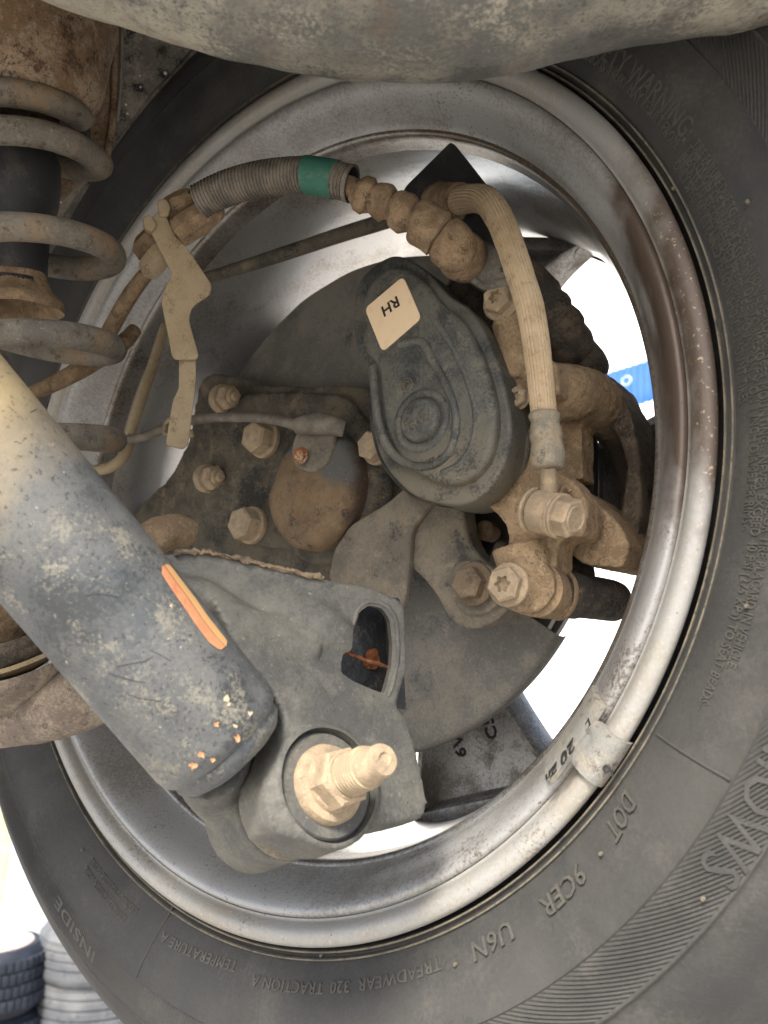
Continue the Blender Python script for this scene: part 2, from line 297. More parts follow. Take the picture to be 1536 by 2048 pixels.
def cast(vf, voxel=.0018, smooth=4, amp=.0005, sc=120, amp2=0, sc2=30):
    """fuse overlapping solids into one casting with softened edges and a rough skin"""
    me = bpy.data.meshes.new('tmp'); me.from_pydata(vf[0], [], vf[1])
    bm = bmesh.new(); bm.from_mesh(me); bmesh.ops.recalc_face_normals(bm, faces=bm.faces); bm.to_mesh(me); bm.free()
    o = bpy.data.objects.new('tmp', me); COL.objects.link(o)
    a = o.modifiers.new('r', 'REMESH'); a.mode = 'VOXEL'; a.voxel_size = voxel
    if smooth: b = o.modifiers.new('s', 'SMOOTH'); b.iterations = smooth; b.factor = .5
    dg = bpy.context.evaluated_depsgraph_get(); e = o.evaluated_get(dg); m2 = e.to_mesh()
    n = len(m2.vertices); co = np.empty(n * 3, 'f'); m2.vertices.foreach_get('co', co); co = co.reshape(-1, 3)
    no = np.empty(n * 3, 'f'); m2.vertex_normals.foreach_get('vector', no); no = no.reshape(-1, 3)
    fs = [tuple(p.vertices) for p in m2.polygons]
    vs = []
    for i in range(n):
        p = V(co[i].tolist()); h = 0
        if amp: h += amp * noise.fractal(p * sc, 1, 2, 3)
        if amp2: h += amp2 * noise.noise(p * sc2)
        vs.append(p + V(no[i].tolist()) * h)
    e.to_mesh_clear(); bpy.data.objects.remove(o); bpy.data.meshes.remove(me)
    return vs, fs
def wob(vf, amp, sc):
    return [v + V((noise.noise(v * sc), noise.noise(v * sc + V((9, 0, 0))), noise.noise(v * sc + V((0, 9, 0))))) * amp for v in vf[0]], vf[1]
def hexprism(M, r, h, cham=.12, z0=0, recess=None, seg=6, rot=0):
    prof = [(1, 0), (1, h - r * cham), (1 - cham, h)]
    vs = []; fs = []
    for s, z in prof:
        for k in range(seg): a = rot + k * 2 * PI / seg; vs.append(M @ V((r * s * math.cos(a), r * s * math.sin(a), z0 + z)))
    for j in range(2):
        for k in range(seg): fs.append((j * seg + k, j * seg + (k + 1) % seg, (j + 1) * seg + (k + 1) % seg, (j + 1) * seg + k))
    fs.append(tuple(range(seg))[::-1])
    top = [2 * seg + k for k in range(seg)]
    if not recess: fs.append(tuple(top)); return vs, fs
    # six-lobed recess
    m = 24; st = len(vs)
    ring = []
    for lvl, z in ((0, z0 + h), (1, z0 + h - recess * .9)):
        ids = []
        for k in range(m):
            a = rot + 2 * PI * k / m; rr = recess * (1 + .2 * math.cos(6 * a)) * (1 if lvl == 0 else .93)
            ids.append(len(vs)); vs.append(M @ V((rr * math.cos(a), rr * math.sin(a), z)))
        ring.append(ids)
    for k in range(m): fs.append((ring[0][k], ring[0][(k + 1) % m], ring[1][(k + 1) % m], ring[1][k]))
    fs.append(tuple(ring[1]))
    per = m // seg
    for k in range(seg):
        fs.append((top[k], top[(k + 1) % seg]) + tuple(ring[0][(k * per + per - j) % m] for j in range(per + 1)))
    return vs, fs
def cyl(M, r, h, z0=0, seg=32, cham=.0008):
    c = min(cham, r * .3, abs(h) * .3)
    return lathe([(0, z0), (r - c, z0), (r, z0 + c), (r, z0 + h - c), (r - c, z0 + h), (0, z0 + h)], M, seg)
def bolt(name, px, py, Y, rpx, z=None, parent=None, m=None, recess=True, fl=1.35, hk=.75, d=None, label=None, stud=0, rot=.3, flh=.25):
    if d is not None: Y = yof(px, py, d)
    r = rpx * Y / F; M = axes(P(px, py, Y), z if z is not None else INB)
    vf = [cyl(M, r * fl, r * flh * 1.6, -r * flh * .6), hexprism(M, r, r * hk, .12, r * flh, r * .42 if recess else None, rot=rot)]
    if stud: vf.append(cyl(M, r * .55, r * stud, r * (flh + hk) - .0005))
    return obj(name, merge(*vf), m or m_dustbolt, parent, 30, label)
def text_vf(s, size, ext, place, bev=0, space=1.0, fit=None):
    cu = bpy.data.curves.new('t', 'FONT'); cu.body = s; cu.size = size; cu.extrude = ext / 2; cu.bevel_depth = bev; cu.bevel_resolution = 0
    cu.space_character = space; cu.resolution_u = 2
    o = bpy.data.objects.new('t', cu); COL.objects.link(o); dg = bpy.context.evaluated_depsgraph_get(); e = o.evaluated_get(dg); me = e.to_mesh()
    vs = [v.co.copy() for v in me.vertices]; fs = [tuple(p.vertices) for p in me.polygons]
    e.to_mesh_clear(); bpy.data.objects.remove(o); bpy.data.curves.remove(cu)
    if vs and fit:
        x0 = min(v.x for v in vs); x1 = max(v.x for v in vs); k = fit / (x1 - x0)
        for v in vs: v.x = (v.x - x0) * k
    return [place(v) for v in vs], fs
exec_parts = []

# ================================================================== far setting
g = obj('ground', ([V((x, y, 0)) for x, y in ((-400, -400), (400, -400), (400, 400), (-400, 400))], [(0, 1, 2, 3)]), m_ground); struct(g)
def wbox(x0, x1, y0, y1, z0, z1, bev=.01):
    return slab([V((x0, y0, z0)), V((x1, y0, z0)), V((x1, y0, z1)), V((x0, y0, z1))], (0, y1 - y0, 0), bev, 1)
# white workshop behind the wheel, its blue corrugated fascia rising to the right
t = thing('workshop_building', (5, 15, 0), 'overexposed white workshop building with a blue corrugated fascia, seen through the wheel', 'building')
obj('wall', wbox(-6, 16, 15, 19, 0, 10.5), m_white, t)
p0, p1 = P(1160, 762, 14.4), P(1560, 640, 12.4); q0, q1 = P(1160, 846, 14.4), P(1560, 724, 12.4)
dv = (p1 - p0); nrm = dv.cross(V((0, 0, 1))).normalized(); nw = int(dv.length / .12); vs = []; fs = []
for i in range(nw * 4 + 1):
    s = i / (nw * 4); off = nrm * .03 * math.sin(i * PI / 2)
    vs += [p0.lerp(p1, s) + off, q0.lerp(q1, s) + off]
fs = [(2 * i, 2 * i + 2, 2 * i + 3, 2 * i + 1) for i in range(nw * 4)]
fa = obj('fascia', (vs, fs), m_blue, t, 20, 'blue corrugated fascia strip')
mm = axes(P(1253, 761, 13.7), -nrm if nrm.y > 0 else nrm)
obj('round_sign', lathe([(.07, 0), (.075, .01), (.082, .01), (.088, 0)], mm, 24), m_white, t)
# pale blue wall and yellow strip at far left
t = tag(obj('garage_wall', slab([P(-700, 900, 4.4), P(420, 900, 4.4), P(420, 2600, 4.4), P(-700, 2600, 4.4)], (0, .15, 0), .01, 1), m_wall), 'pale blue painted wall behind the stacked tyres at the lower left', 'wall')
yp = [P(x, y, 3.9) for x, y in ((-60, 1560), (-6, 1570), (6, 1640), (20, 1690), (12, 1740), (2, 1800), (-60, 1900))]
tag(obj('hanging_strip', slab(yp, (0, .02, 0), .004, 1), m_ycloth), 'yellow plastic strip hanging in front of the pale blue wall', 'strip')
# stacked old tyres
def oldtyre(cx, cy, cz, rad, h, mt, hole=.58, kind='ribbed'):
    M = Matrix.Translation((cx, cy, cz)); ri = rad * hole
    prof = [(ri, h * .12), (ri * 1.04, h * .02), (rad * .8, 0), (rad * .93, h * .07), (rad, h * .2)]
    if kind == 'ribbed':
        for k in range(4):
            z = .24 + k * .15; prof += [(rad * 1.0, h * (z)), (rad * 1.0, h * (z + .09)), (rad * .972, h * (z + .1)), (rad * .972, h * (z + .135)), (rad, h * (z + .145))]
    prof += [(rad, h * .8), (rad * .93, h * .93), (rad * .8, h), (ri * 1.04, h * .98), (ri, h * .88), (ri * 1.02, h * .5), (ri, h * .12)]
    return lathe(prof, M, 72)
def stacktyre(name, px, py, Y, wpx, hpx, mt, label, rim=False, blocks=False, group='tyres stacked behind the wheel'):
    c = P(px, py, Y); rad = wpx * Y / F; h = hpx * Y / F
    t = thing(name, c, label, 'tyre', group)
    if blocks:
        obj('casing', oldtyre(c.x, c.y, c.z, rad * .975, h, mt, .62, 'plain'), mt, t)
        g = G(); nb = 44
        for row in range(4):
            for k in range(nb):
                a = 2 * PI * (k + .5 * (row % 2)) / nb; z = c.z + h * (.16 + .19 * row)
                M = Matrix.Translation((c.x, c.y, 0)) @ Matrix.Rotation(a, 4, 'Z') @ Matrix.Translation((rad * .97, 0, z + h * .085)) @ Matrix.Rotation(R(90), 4, 'Y')
                g.add(box(M @ Matrix.Translation((0, 0, rad * .03)), h * .16, 2 * PI * rad / nb * .86, rad * .06, .002))
        o = obj('tread_block', (g.v, g.f), mt, t); o['kind'] = 'stuff'
    else: obj('casing', oldtyre(c.x, c.y, c.z, rad, h, mt), mt, t)
    if rim:
        M = Matrix.Translation((c.x, c.y, c.z))
        vs, fs = lathe([(rad * .63, h * .85), (rad * .66, h * 1.0), (rad * .63, h * 1.02), (rad * .6, h * .97), (rad * .57, h * .8), (rad * .5, h * .72), (rad * .34, h * .74), (rad * .3, h * .8), (rad * .27, h * .6)], M, 60)
        obj('steel_rim', (vs, fs), m_redrim, t, label='faded red steel rim with an open centre')
        for k in range(8):
            a = 2 * PI * k / 8; obj('rim_hole', cyl(Matrix.Translation((c.x + math.cos(a) * rad * .42, c.y + math.sin(a) * rad * .42, c.z + h * .735)), rad * .045, h * .02), m_blackdk, t)
    return t
YT = 2.7
stacktyre('stacked_tyre', -10, 2015, YT, 95, 120, m_bluetyre, 'blocky blue-black tyre with a faded red steel rim on top of the left stack', True, True)
stacktyre('stacked_tyre', -10, 2137, YT, 95, 118, m_bluetyre, 'blocky blue-black tyre second from the top of the left stack', False, True)
stacktyre('stacked_tyre', -8, 2259, YT, 97, 118, m_bluetyre, 'blocky blue-black tyre third from the top of the left stack, at the frame edge', False, True)
stacktyre('stacked_tyre', 198, 1945, YT + .15, 116, 105, m_oldtyre, 'sun-greyed ribbed tyre at the top of the right stack')
stacktyre('stacked_tyre', 196, 2040, YT + .15, 124, 118, m_oldtyre, 'sun-greyed ribbed tyre second from the top of the right stack')
stacktyre('stacked_tyre', 196, 2160, YT + .15, 128, 118, m_oldtyre, 'sun-greyed ribbed tyre third from the top of the right stack, cut by the frame')

# ================================================================== the wheel
wheel = thing('road_wheel', MW @ V((0, 0, -.1)), 'large silver alloy wheel with a dusty black tyre, seen from its inner side', 'wheel')
def wmesh(name, vf, m, parent=None, smooth=40, label=None): return obj(name, vf, m, parent or wheel, smooth, label)
rimprof = [(.262, .02), (.2685, .008), (.2722, .0045), (.2738, .0018), (.2736, -.0008), (.2715, -.0026), (.2680, -.0031), (.2652, -.0018), (.2632, .0008), (.2621, .0034), (.2608, .0042)]
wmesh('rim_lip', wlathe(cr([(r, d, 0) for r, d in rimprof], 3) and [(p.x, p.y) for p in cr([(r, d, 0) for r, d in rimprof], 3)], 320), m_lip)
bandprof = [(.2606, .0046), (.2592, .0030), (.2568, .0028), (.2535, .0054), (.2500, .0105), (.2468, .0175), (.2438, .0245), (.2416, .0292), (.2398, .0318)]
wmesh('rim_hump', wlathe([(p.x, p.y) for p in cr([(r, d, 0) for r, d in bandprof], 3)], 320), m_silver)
barprof = [(.2398, .0318), (.2378, .0328), (.2366, .036), (.2363, .043), (.2358, .050)]
wmesh('barrel', wlathe([(p.x, p.y) for p in cr([(r, d, 0) for r, d in barprof], 3)], 320), m_barrel)
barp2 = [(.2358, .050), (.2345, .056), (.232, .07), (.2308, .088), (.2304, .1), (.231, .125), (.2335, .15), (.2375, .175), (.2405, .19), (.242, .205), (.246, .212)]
wmesh('barrel_outer_half', wlathe([(p.x, p.y) for p in cr([(r, d, 0) for r, d in barp2], 3)], 320), m_barrel_glare)
wmesh('outer_flange', wlathe([(.246, .212), (.262, .214), (.27, .22), (.273, .228), (.268, .232), (.26, .226), (.25, .222), (.243, .218), (.241, .208)], 256), m_silver)

# spokes: pocketed from behind, with cast characters on the pocket floor
def spoke(phi):
    g = G(); c, s = math.cos(phi), math.sin(phi)
    def at(r, t, d): return MW @ V((r * c - t * s, r * s + t * c, -d))
    prof = [(.06, .024), (.1, .027), (.15, .036), (.19, .049), (.215, .061), (.236, .078)]     # (radius, half width)
    outer = [at(r, w_, .165) for r, w_ in prof] + [at(r, -w_, .165) for r, w_ in prof[::-1]]
    fo = [(p.x, p.y) for p in cr([(r, w_, 0) for r, w_ in prof], 5)]
    cen = .14; loop = [(r, w_) for r, w_ in fo] + [(r, -w_) for r, w_ in fo[::-1]]
    inn = []
    for r, w_ in loop:                      # inner edge of the rib, pulled in from the outside
        rr = min(max(r, .085), .222); k = max(abs(w_) - .0075, .004) * (1 if w_ > 0 else -1); inn.append((rr, k * (1 if rr == r else .96)))
    m = len(loop); vs = []; fs = []
    dd = lambda r: .167 if r < .2 else .167 + (r - .2) * .4
    for (r, w_), (ri, wi) in zip(loop, inn):
        vs += [at(r, w_, .2), at(r, w_, dd(r) + .003), at(r + (ri - r) * .3, w_ + (wi - w_) * .3, dd(r)), at(r + (ri - r) * .8, w_ + (wi - w_) * .8, dd(r) + .0005), at(ri, wi, dd(r) + .004), at(ri, wi * .97, .188), at(ri + (.15 - ri) * .05, wi * .9, .1925)]
    for i in range(m):
        j = (i + 1) % m
        for q in range(6): fs.append((i * 7 + q, j * 7 + q, j * 7 + q + 1, i * 7 + q + 1))
    g.add((vs, fs))
    fl = cr([(r, w_, 0) for r, w_ in prof], 4)
    o_ = [at(p.x, p.y - .003, .192) for p in fl] + [at(p.x, -p.y + .003, .192) for p in fl[::-1]]
    g.add(slab(o_, at(0, 0, .016) - at(0, 0, 0), .004, 3))
    return g.v, g.f
SPK = [R(-68 + 72 * k) for k in range(5)]
for i, ph in enumerate(SPK):
    so_ = wmesh('spoke', spoke(ph), m_spoke)
    if i == 0:
        for s_, tt, rr in (('C55M', .012, .185), ('6VAE', -.018, .192)):
            c, s = math.cos(ph), math.sin(ph)
            def pl_(v, tt=tt, rr=rr):
                rad = rr - v.x; t_ = tt - v.y + .004 if False else tt - v.y
                return MW @ V((rad * c - t_ * s, rad * s + t_ * c, -(.1918 - v.z)))
            obj('cast_character', text_vf(s_, .013, .0012, pl_, .0003, 1.1, .036), m_blackdk, so_, 30)
wmesh('hub_centre', wlathe([(.03, .2), (.03, .165), (.075, .162), (.082, .17), (.085, .2)], 96), m_spoke)

# tyre
tprof = [(.2500, .03), (.268, .016), (.2735, .0125), (.2747, .0098), (.2755, .005), (.2762, .0022), (.2769, .0018), (.2776, .0032), (.2788, .0034), (.2795, .0012), (.2802, .0004), (.281, .0012), (.2835, -.0008), (.29, -.0048), (.3, -.0094), (.308, -.0122), (.3155, -.0138), (.3168, -.0148), (.3175, -.0142)]
bandp = [(.3175, -.0142), (.323, -.0152), (.3295, -.0152), (.336, -.0142)]
tprof2 = [(.336, -.0142), (.3372, -.0145), (.339, -.0125), (.347, -.0095), (.358, -.002), (.369, .010), (.379, .024), (.388, .040), (.394, .056), (.398, .08), (.4, .11), (.399, .15), (.393, .185), (.375, .215), (.34, .235), (.3, .23), (.275, .218), (.262, .212)]
def dof(r):
    pr = tprof + bandp[1:] + tprof2[1:]
    for (r0, d0), (r1, d1) in zip(pr[:-1], pr[1:]):
        if r0 <= r <= r1 and r1 > r0: return d0 + (d1 - d0) * (r - r0) / (r1 - r0)
    return 0
tyre = wmesh('tyre', wlathe(tprof, 360), m_tyre, smooth=60)
wmesh('tyre_shoulder', wlathe([(p.x, p.y) for p in cr([(r, d, 0) for r, d in tprof2], 3)], 360), m_tyre, smooth=60)
# ribbed serration band, modelled rib by rib
NA, NR, NRIB = 4480, 7, 560; vs = []; fs = []
for i in range(NA):
    e = .00045 * math.sin(2 * PI * i * NRIB / NA)
    for j in range(NR):
        r = .3175 + .0185 * j / (NR - 1); a = 2 * PI * i / NA + 2.2 * (r - .3175) / .327; c, s = math.cos(a), math.sin(a)
        vs.append(MW @ V((r * c, r * s, -(dof(r)) + (e + .0002 if 0 < j < NR - 1 else 0))))
for i in range(NA):
    for j in range(NR - 1): fs.append((i * NR + j, ((i + 1) % NA) * NR + j, ((i + 1) % NA) * NR + j + 1, i * NR + j + 1))
o = obj('serrated_band', (vs, fs), m_tyre, wheel, 80); o['kind'] = 'stuff'
for r in (.27655, .2799):
    wmesh('rim_protector_ridge', wlathe([(r - .0006, dof(r) + .0006), (r - .0004, dof(r) - .0006), (r + .0003, dof(r) - .0007), (r + .0007, dof(r) + .0006)], 320), m_ridge)
def tyretext(s, pa, pb, size, h=.0006, dr=0, m=None, bev=.00012, lab=None):
    (a0, r0), (a1, r1) = pol(*pa, -.01), pol(*pb, -.01)
    for _ in range(3):
        a0, r0 = pol(*pa, dof(r0)); a1, r1 = pol(*pb, dof(r1))
    while a1 > a0: a1 -= 2 * PI
    n = a0 - a1
    def pl_(v):
        k = v.x; r = r0 + (r1 - r0) * k + v.y + dr; a = a0 - n * k
        return MW @ V((r * math.cos(a), r * math.sin(a), -dof(r) + v.z + h * .4))
    o = obj('raised_lettering', text_vf(s, size, h, pl_, bev, 1.05, 1.0), m or m_tyretext, tyre, 30); return o
# clockwise text, letter tops outward; pixel pairs give the baseline start and end
tyretext('DOT', (1250, 1578), (1212, 1652), .0118, .0016, m=m_tyretext)
tyretext('9CER', (1158, 1722), (1080, 1800), .0112, .0016, m=m_tyretext)
tyretext('U6N', (1020, 1838), (944, 1884), .0105, .0016, m=m_tyretext)
tyretext('TREADWEAR  320', (882, 1913), (664, 1962), .0068, .0008)
tyretext('TRACTION A', (650, 1964), (508, 1948), .0068, .0008)
tyretext('TEMPERATURE A', (480, 1922), (330, 1862), .0068, .0008)
tyretext('PLIES: TREAD 2 POLYESTER + 2 STEEL', (282, 1819), (196, 1712), .0048)
tyretext('SIDEWALL 2 POLYESTER  RADIAL', (262, 1824), (186, 1722), .0048, dr=.003)
tyretext('INSIDE', (192, 1905), (118, 1790), .0105)
tyretext('SAFETY WARNING:', (1160, 92), (1368, 284), .0115, .0004)
tyretext('SERIOUS INJURY MAY RESULT FROM:', (1160, 112), (1350, 302), .0062)
tyretext('TIRE FAILURE DUE TO UNDERINFLATION/OVERLOADING-- FOLLOW OWNERS MANUAL OR TIRE PLACARD IN VEHICLE.', (1384, 292), (1452, 1335), .0056, .0005)
tyretext('EXPLOSION OF TIRE/RIM ASSEMBLY DUE TO IMPROPER MOUNTING-- NEVER EXCEED 40 PSI (275 KPa) TO SEAT BEADS--', (1370, 306), (1392, 1416), .0056, .0005)
tyretext('INFLATE TO RECOMMENDED PRESSURE-- MOUNT ONLY ON 1 INCH DIAMETER RIMS--', (1358, 320), (1482, 1062), .0056, .0005)
tyretext('ONLY SPECIALLY TRAINED PERSONS SHOULD MOUNT TIRES.', (1346, 334), (1478, 815), .0056, .0005)
# brand letters in the serrated band
tyretext('NIOWS', (1545, 1440), (1392, 1722), .0215, .0009, m=m_tyre, dr=.0008)
# mould lines and vent stubs on the sidewall
for pa, pb in (((1310, 1470), (1463, 1560)), ((334, 1815), (276, 1952))):
    (a0, r0), (a1, r1) = pol(*pa, -.003), pol(*pb, -.013); pts = []
    for k in range(12):
        r = r0 + (r1 - r0) * k / 11; a = a0 + (a1 - a0) * k / 11; pts.append(MW @ V((r * math.cos(a), r * math.sin(a), -dof(r) + .0001)))
    obj('mould_line', tube(pts, .0007, 8), m_tyre, tyre)
for px, py in ((1197, 1710), (905, 1932), (1497, 407), (1492, 1212), (155, 1702), (1332, 352), (612, 1925), (1415, 1790)):
    a0, r0 = pol(px, py, -.01)
    obj('vent_stub', cyl(MW @ Matrix.Translation((r0 * math.cos(a0), r0 * math.sin(a0), -dof(r0))), .0009, .0022, 0, 10), m_ridge, tyre)

# clip-on balance weights, bent round the rim
def polar_block(a0, a1, prof, n=20):
    vs = []; fs = []; k = len(prof)
    for i in range(n + 1):
        a = a0 + (a1 - a0) * i / n; c, s = math.cos(a), math.sin(a)
        vs += [MW @ V((r * c, r * s, -d)) for r, d in prof]
    for i in range(n):
        for q in range(k): fs.append((i * k + q, (i + 1) * k + q, (i + 1) * k + (q + 1) % k, i * k + (q + 1) % k))
    fs.append(tuple(range(k))); fs.append(tuple(n * k + q for q in range(k))[::-1]); return vs, fs
a0, _ = pol(1222, 1412, .005); a1, _ = pol(1112, 1556, .005)
wt = thing('balance_weight', W(1165, 1490, 0), 'grey clip-on balance weight marked 20 on the lower right of the silver rim', 'wheel weight')
prof = [(.2585, .0005), (.2592, -.0022), (.2578, -.0036), (.2545, -.0022), (.2505, .0032), (.2466, .0105), (.2436, .0172), (.2432, .0205), (.2450, .0215), (.2500, .0108), (.2560, .0022)]
obj('weight_body', wob(polar_block(a0, a1, prof, 24), .0004, 60), m_weight, wt)
pr2 = [(.2752, .0035), (.2756, -.001), (.2735, -.0045), (.2705, -.0058), (.2665, -.0058), (.262, -.0046), (.2585, -.0028), (.2580, -.001), (.2625, .0012), (.265, -.0015), (.2712, -.0025), (.2738, .0)]
b0, _ = pol(1243, 1482, -.005); b1, _ = pol(1185, 1568, -.005)
obj('rim_clip', wob(polar_block(b0, b1, pr2, 14), .0003, 80), m_weight, wt)
def wtext(s, px, py, size, rlift, parent):
    ac, rc = pol(px, py, .004)
    def pl_(v):
        r = rc + v.y * .8; a = ac - v.x / rc; t_ = (r - .2466) / (.2545 - .2466); d = .0105 + (-.0022 - .0105) * t_ - .0006
        return MW @ V((r * math.cos(a), r * math.sin(a), -d + v.z))
    return obj('stamped_marking', text_vf(s, size, .0006, pl_, .0001), m_blackdk, parent, 30)
wtext('20', 1158, 1472, .011, 0, wt); wtext('Zn', 1126, 1520, .0075, 0, wt); wtext('L', 1196, 1432, .007, 0, wt)
ac, rc = pol(1212, 1525, -.0060)
obj('stamped_marking', text_vf('6', .008, .0006, lambda v: MW @ V(((rc + v.y) * math.cos(ac - v.x / rc), (rc + v.y) * math.sin(ac - v.x / rc), .0060 + v.z)), .0001), m_blackdk, wt, 30)
tag(wt, 'grey clip-on balance weight marked 20 on the lower right of the silver rim', 'wheel weight')

# ================================================================== brake disc, dust shield, knuckle
t = thing('brake_disc', MW @ V((0, 0, -.12)), 'worn vented brake disc half hidden behind the caliper', 'brake disc')
for d0 in (.122, .140):
    obj('friction_ring', wlathe([(.088, d0), (.166, d0), (.1675, d0 + .001), (.1675, d0 + .007), (.166, d0 + .008), (.088, d0 + .008), (.088, d0)], 160), m_disc, t)
g = G()
for k in range(60):
    a = 2 * PI * k / 60; M = MW @ Matrix.Rotation(a, 4, 'Z') @ Matrix.Translation((.135, 0, -.135)); g.add(box(M @ Matrix.Translation((0, 0, .005)), .06, .004, .012, 0))
o = obj('cooling_vane', (g.v, g.f), m_disc, t); o['kind'] = 'stuff'
obj('hat', wlathe([(.02, .15), (.07, .15), (.078, .146), (.08, .14), (.089, .138)], 96), m_disc, t)

def shield():
    A0, A1 = R(150), R(336); vs = []; fs = []; NA_ = 150
    # from the upper left through the left and bottom round to the cut edge at the lower right
    rad = [.04, .07, .1, .125, .145, .16, .17, .1765, .181, .184, .185, .184]
    dep = [.093, .093, .094, .0955, .097, .0985, .0995, .1, .1005, .102, .106, .113]
    a_s, a_e = R(68), R(68 + 264)
    for side in (0, 1):
        for i in range(NA_ + 1):
            a = a_s + (a_e - a_s) * i / NA_
            for r, d in zip(rad, dep):
                q = V((r * math.cos(a), r * math.sin(a)))
                dent = .007 * math.exp(-((q.x - .068) ** 2 + (q.y + .128) ** 2) / .0004) + .004 * math.exp(-((q.x - .1) ** 2 + (q.y + .105) ** 2) / .0012)
                rib = -.003 * math.exp(-((r - .115) / .008) ** 2)
                rr = r; aa = a
                vs.append(MW @ V((rr * math.cos(aa), rr * math.sin(aa), -(d + dent + rib + noise.noise(V((q.x, q.y, 3)) * 30) * .0012 + side * .0015))))
    k = len(rad); n = NA_ + 1; off = n * k
    for i in range(NA_):
        for j in range(k - 1):
            fs.append((i * k + j, (i + 1) * k + j, (i + 1) * k + j + 1, i * k + j + 1)); fs.append((off + i * k + j, off + i * k + j + 1, off + (i + 1) * k + j + 1, off + (i + 1) * k + j))
    for i in range(NA_): fs.append((i * k + k - 1, (i + 1) * k + k - 1, off + (i + 1) * k + k - 1, off + i * k + k - 1))
    for i in (0, NA_):
        for j in range(k - 1): fs.append((i * k + j, i * k + j + 1, off + i * k + j + 1, off + i * k + j))
    return vs, fs
ds = tag(obj('dust_shield', shield(), m_shield, smooth=60), 'thin grey round dust shield with light rust specks behind the hub and below the caliper', 'dust shield')

def SL(pts, d, th, bev=.002, seg=3, rr=10, sm=0):       # slab in a wheel-parallel plane, traced in pixels
    return slab(outl(rnd(pts, rr) if not sm else pts, WP(d), sm), -INB * th, bev, seg)
# knuckle casting
kn = thing('steering_knuckle', W(500, 950, .08), 'mud-caked dark wheel carrier casting with large bolts, left of the brake caliper', 'knuckle')
kv = merge(SL([(398, 765), (420, 746), (465, 752), (530, 770), (720, 772), (800, 800), (880, 900), (880, 1000), (760, 1100), (640, 1190), (350, 1190), (180, 1140), (230, 1080), (290, 1000), (345, 945), (378, 880)], .072, .022, 0, rr=20),
           SL([(420, 800), (560, 780), (700, 790), (740, 900), (720, 1060), (560, 1100), (450, 1080), (400, 1000), (420, 900)], .064, .02, 0, rr=40),
           wlathe([(0, .1), (.055, .1), (.055, .066), (.046, .06), (0, .06)], 64))
obj('casting', cast(kv, .0020, 5, .0008, 110, .0012, 30), m_mud, kn)
# hub cup on the wheel axis, flat topped
cup = []
ca, _ = pol(640, 990, .05)
def cupv():
    vs, fs = wlathe([(0, .0425), (.02, .0425), (.034, .0432), (.0385, .0455), (.0412, .05), (.0418, .056), (.042, .066), (.044, .074), (.044, .08)], 96)
    out = []
    inv = MW.inverted()
    for v in vs:
        q = inv @ v; q.x *= .96; q.y = q.y * 1.03 - .003
        # the ground flat that carries the sensor lead, on the upper left
        n = V((-.55, .83)); s_ = q.x * n.x + q.y * n.y
        q.z -= .004 * max(0, min(1, (s_ - .012) / .01)) * max(0, min(1, (.05 + q.z + .012) / .012))
        out.append(MW @ q)
    return out, fs
hc = tag(obj('hub_cup', wob(cupv(), .0006, 45), m_cup, smooth=50), 'round bulging hub cup, tan mud below and bare grey metal with rust above', 'hub cap')
ring = tag(obj('seal_ring', wlathe([(.0435, .0745), (.0455, .071), (.0475, .0725), (.0475, .078)], 96), m_blackdk), 'black seal ring round the foot of the hub cup', 'ring')
# bolts of the knuckle
for args in ((523, 876, .062, 33, False, .9), (497, 1047, .062, 33, False, .95), (748, 893, .055, 30, False, .9)):
    x, y, d, r, rc_, hk = args; bolt('hub_bolt', x + 8, y + 4, 0, r, parent=kn, d=d, recess=rc_, hk=hk, fl=1.15, rot=random.random())
bolt('hub_bolt', 716, 1076, 0, 30, parent=kn, d=.066, recess=False, hk=.4, fl=1.1)
NS = dirw((.72, -.68, .05))
for x, y in ((440, 800), (410, 958)):
    Y = yof(x, y, .062); M = axes(P(x, y, Y), NS); r = 26 * Y / F
    obj('stud', wob(merge(cyl(M, r * 1.1, r * .7), hexprism(M, r * .95, r * 1.1, .15, r * .5, rot=.4), cyl(M, r * .62, r * 1.9), cyl(M, r * .36, r * 2.2)), .0006, 200), m_dustbolt, kn, 35)
# wheel speed sensor and its lead
sn = thing('speed_sensor', W(650, 860, .045), 'grey wheel speed sensor held by a small rusty bolt on the hub cup', 'sensor')
sp = rnd([(612, 842), (640, 828), (664, 838), (668, 880), (652, 930), (622, 946), (590, 936), (580, 905), (588, 870)], 14)
obj('sensor_flange', slab(outl(sp, WP(.040)), -INB * .006, .002, 3), m_web, sn)
obj('sensor_body', tubeD([(596, 852, .036, 17), (612, 850, .036, 20), (640, 848, .037, 22), (668, 852, .039, 20), (690, 858, .043, 17)], 4), m_conduit, sn)
obj('sensor_bolt', merge(cyl(axes(W(604, 912, .037), INB), .0058, .002), hexprism(axes(W(604, 912, .037), dirw((-.35, -.9, .1))), .0048, .0062, .25, 0)), m_rusty, sn, label='small rusty bolt with a pale worn head')
ld = tag(obj('sensor_lead', tubeD([(205, 900, .0, 8), (232, 884, .01, 9), (290, 872, .02, 9), (345, 850, .03, 10), (400, 838, .034, 10), (470, 834, .035, 10), (540, 838, .035, 10), (600, 852, .036, 11)], 8, 14), m_conduit), 'thin grey-brown sensor lead running left from the hub cup to the bracket', 'cable')
tag(obj('lead_clip', merge(tubeD([(330, 868, .022, 5), (332, 848, .024, 5), (345, 838, .022, 5), (356, 848, .02, 5), (352, 866, .02, 5), (340, 874, .022, 5)], 5, 10), SL([(345, 862), (380, 856), (384, 872), (350, 880)], .022, .003, .0008, rr=5)), m_bracket), 'small dusty clip clamping the sensor lead to the foot of the bracket', 'clip')

